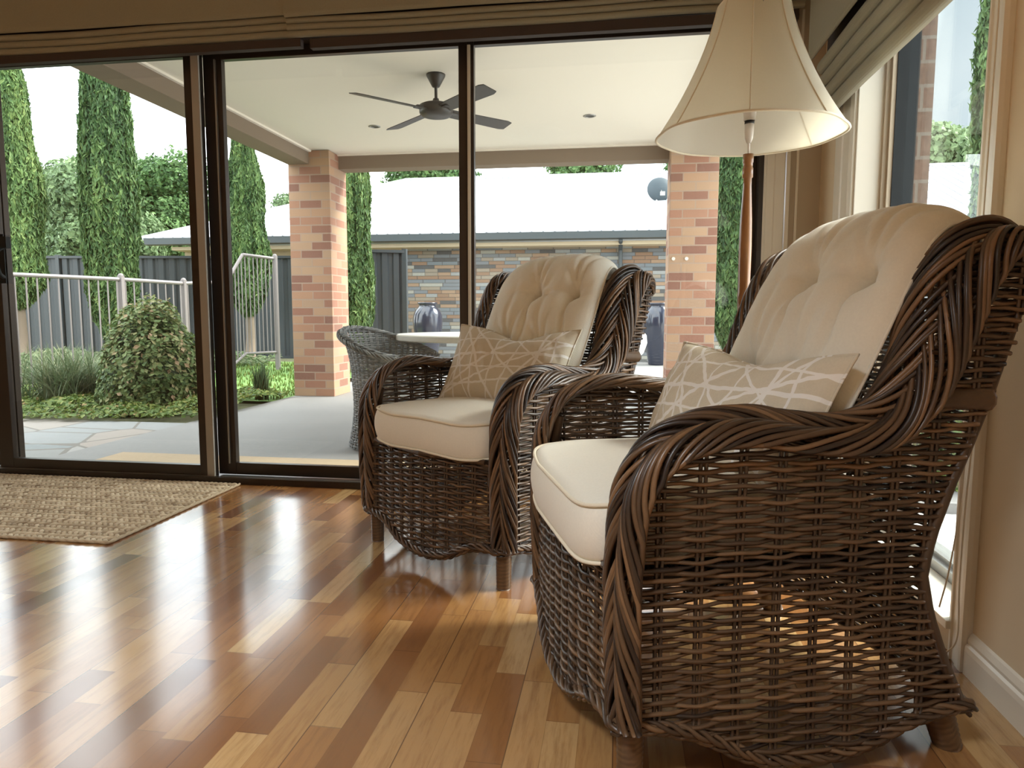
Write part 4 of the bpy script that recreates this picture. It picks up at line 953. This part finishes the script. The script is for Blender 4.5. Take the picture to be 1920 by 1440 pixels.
tree('leafy treetop showing over the ridge at the right end of the white roof', (2.6, 28.2, 0), 8.1, 2.3, M['tree'], 17, 9000, 14, .28)
tree('thin pale tree above the roof between the third cypress and the left pillar', (-11.6, 24.5, 0), 6.2, 1.3, M['pale_tree'], 18, 4000, 9, .22)
tree('yellow-green tree seen through the side window beside the cypress', (9.9, 24.5, 0), 7.3, 2.5, M['pale_tree'], 19, 14000, 16, .34, tint=.65)

def bush(name, label, cat, base, R, H, mat, seed, n, size, core=True, tint=.5, dz=0.):
    t = thing(name, label, cat, base); r = np.random.default_rng(seed)
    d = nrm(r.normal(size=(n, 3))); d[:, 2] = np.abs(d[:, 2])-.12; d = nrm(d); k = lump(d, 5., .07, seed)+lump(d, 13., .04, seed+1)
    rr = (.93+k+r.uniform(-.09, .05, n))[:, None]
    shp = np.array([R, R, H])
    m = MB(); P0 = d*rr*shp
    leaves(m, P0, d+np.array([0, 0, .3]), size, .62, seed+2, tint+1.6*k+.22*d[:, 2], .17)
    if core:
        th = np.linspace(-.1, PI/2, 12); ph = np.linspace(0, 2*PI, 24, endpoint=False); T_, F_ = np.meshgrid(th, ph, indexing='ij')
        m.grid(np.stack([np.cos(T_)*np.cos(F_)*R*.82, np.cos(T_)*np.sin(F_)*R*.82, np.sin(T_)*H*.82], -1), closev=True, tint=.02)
    m.build('foliage', mat, t)
    m = MB()
    for q in range(5): m.tube([(0, 0, 0), (math.cos(q*1.3)*R*.4, math.sin(q*1.3)*R*.4, H*.5)], .012, 6)
    m.build('stem', M['bark'], t); return t
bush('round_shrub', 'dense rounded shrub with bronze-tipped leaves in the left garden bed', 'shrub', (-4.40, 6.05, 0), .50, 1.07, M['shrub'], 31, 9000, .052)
bush('yellow_shrub', 'bright yellow-green shrub peeping over the fence beside the second cypress', 'shrub', (-9.2, 12.7, -.05), .5, 2.1, M['yellow'], 33, 2500, .09)
bush('yellow_shrub', 'yellow-green shrub over the fence between the two left cypresses', 'shrub', (-12.2, 13.2, -.05), .9, 2.05, M['yellow'], 34, 2500, .10)
bush('green_shrub', 'low bright green shrub outside the narrow side window', 'shrub', (1.95, 4.05, 0), .42, .55, M['cover'], 35, 3000, .06)

def grass_clump(label, base, h, n, seed, w=.006, tint=.5, lean=.9, sz=.12):
    t = thing('grass_clump', label, 'plant', base); r = np.random.default_rng(seed)
    m = MB(); blades(m, [(r.normal(0, sz*.5), r.normal(0, sz*.5), 0) for _ in range(n)], h, w, lean, 4, tint, seed, 6); m.build('leaf_blade', M['blade'], t)
    t.children[0]['kind'] = 'stuff'; return t
grass_clump('arching grey-green grass clump beside the round shrub, behind the timber edge', (-5.38, 6.15, 0), .62, 240, 51, .006, .5, 1.1, .26)
grass_clump('pale grass tuft at the left edge of the bed behind the pool fence', (-6.55, 7.3, 0), .60, 160, 52, .006, .55, 1.0, .34)
grass_clump('pale grass tuft behind the pool fence, left of the round shrub', (-5.9, 7.9, 0), .55, 160, 54, .006, .6, 1.0, .34)
grass_clump('small upright spiky grass plant in front of the left brick pillar', (-3.62, 6.65, 0), .42, 36, 53, .006, .2, .35, .05)

# low foliage under the fence
m = MB(); r_ = np.random.default_rng(77); n = 9000
x = r_.uniform(-9.5, -4.3, n); y = r_.uniform(7.2, 10.6, n); keep = (x < -5.35-(y-8)*.02); x, y = x[keep], y[keep]; n = len(x)
z = .10+.22*np.abs(np.sin(x*2.1)*np.cos(y*1.7))+r_.uniform(-.05, .05, n)
leaves(m, np.stack([x, y, z], -1), np.tile([0, -.4, 1.], (n, 1)), .13, .3, 78, .55)
tag(m.build('strappy_groundcover', M['blade']), 'soft grey-green strappy planting behind the pool fence', 'plants', kind='stuff')
# leafy groundcover between paving and lawn
m = MB(); n = 15000; x = r_.uniform(-7.2, -3.42, n); y = 5.1+r_.uniform(0, 1, n)**.9*1.75
y += .10*np.sin(x*3.); z = .02+.05*np.abs(np.sin(x*5+y*3))*np.clip((y-5.1)*3, .1, 1.4)+r_.uniform(0, .03, n)
leaves(m, np.stack([x, y, z], -1), np.tile([0, -.2, 1.], (n, 1)), .045, .75, 80, .55, .22)
tag(m.build('leafy_groundcover', M['cover']), 'low yellow-green leafy groundcover edging the paving', 'groundcover', kind='stuff')
m = MB(); m.box((-6.8, 6.42, -.05), (-5.05, 6.47, .09)); tag(m.build('garden_edging', M['timber_edge']), 'weathered timber edging board at the foot of the grass clump', 'edging')
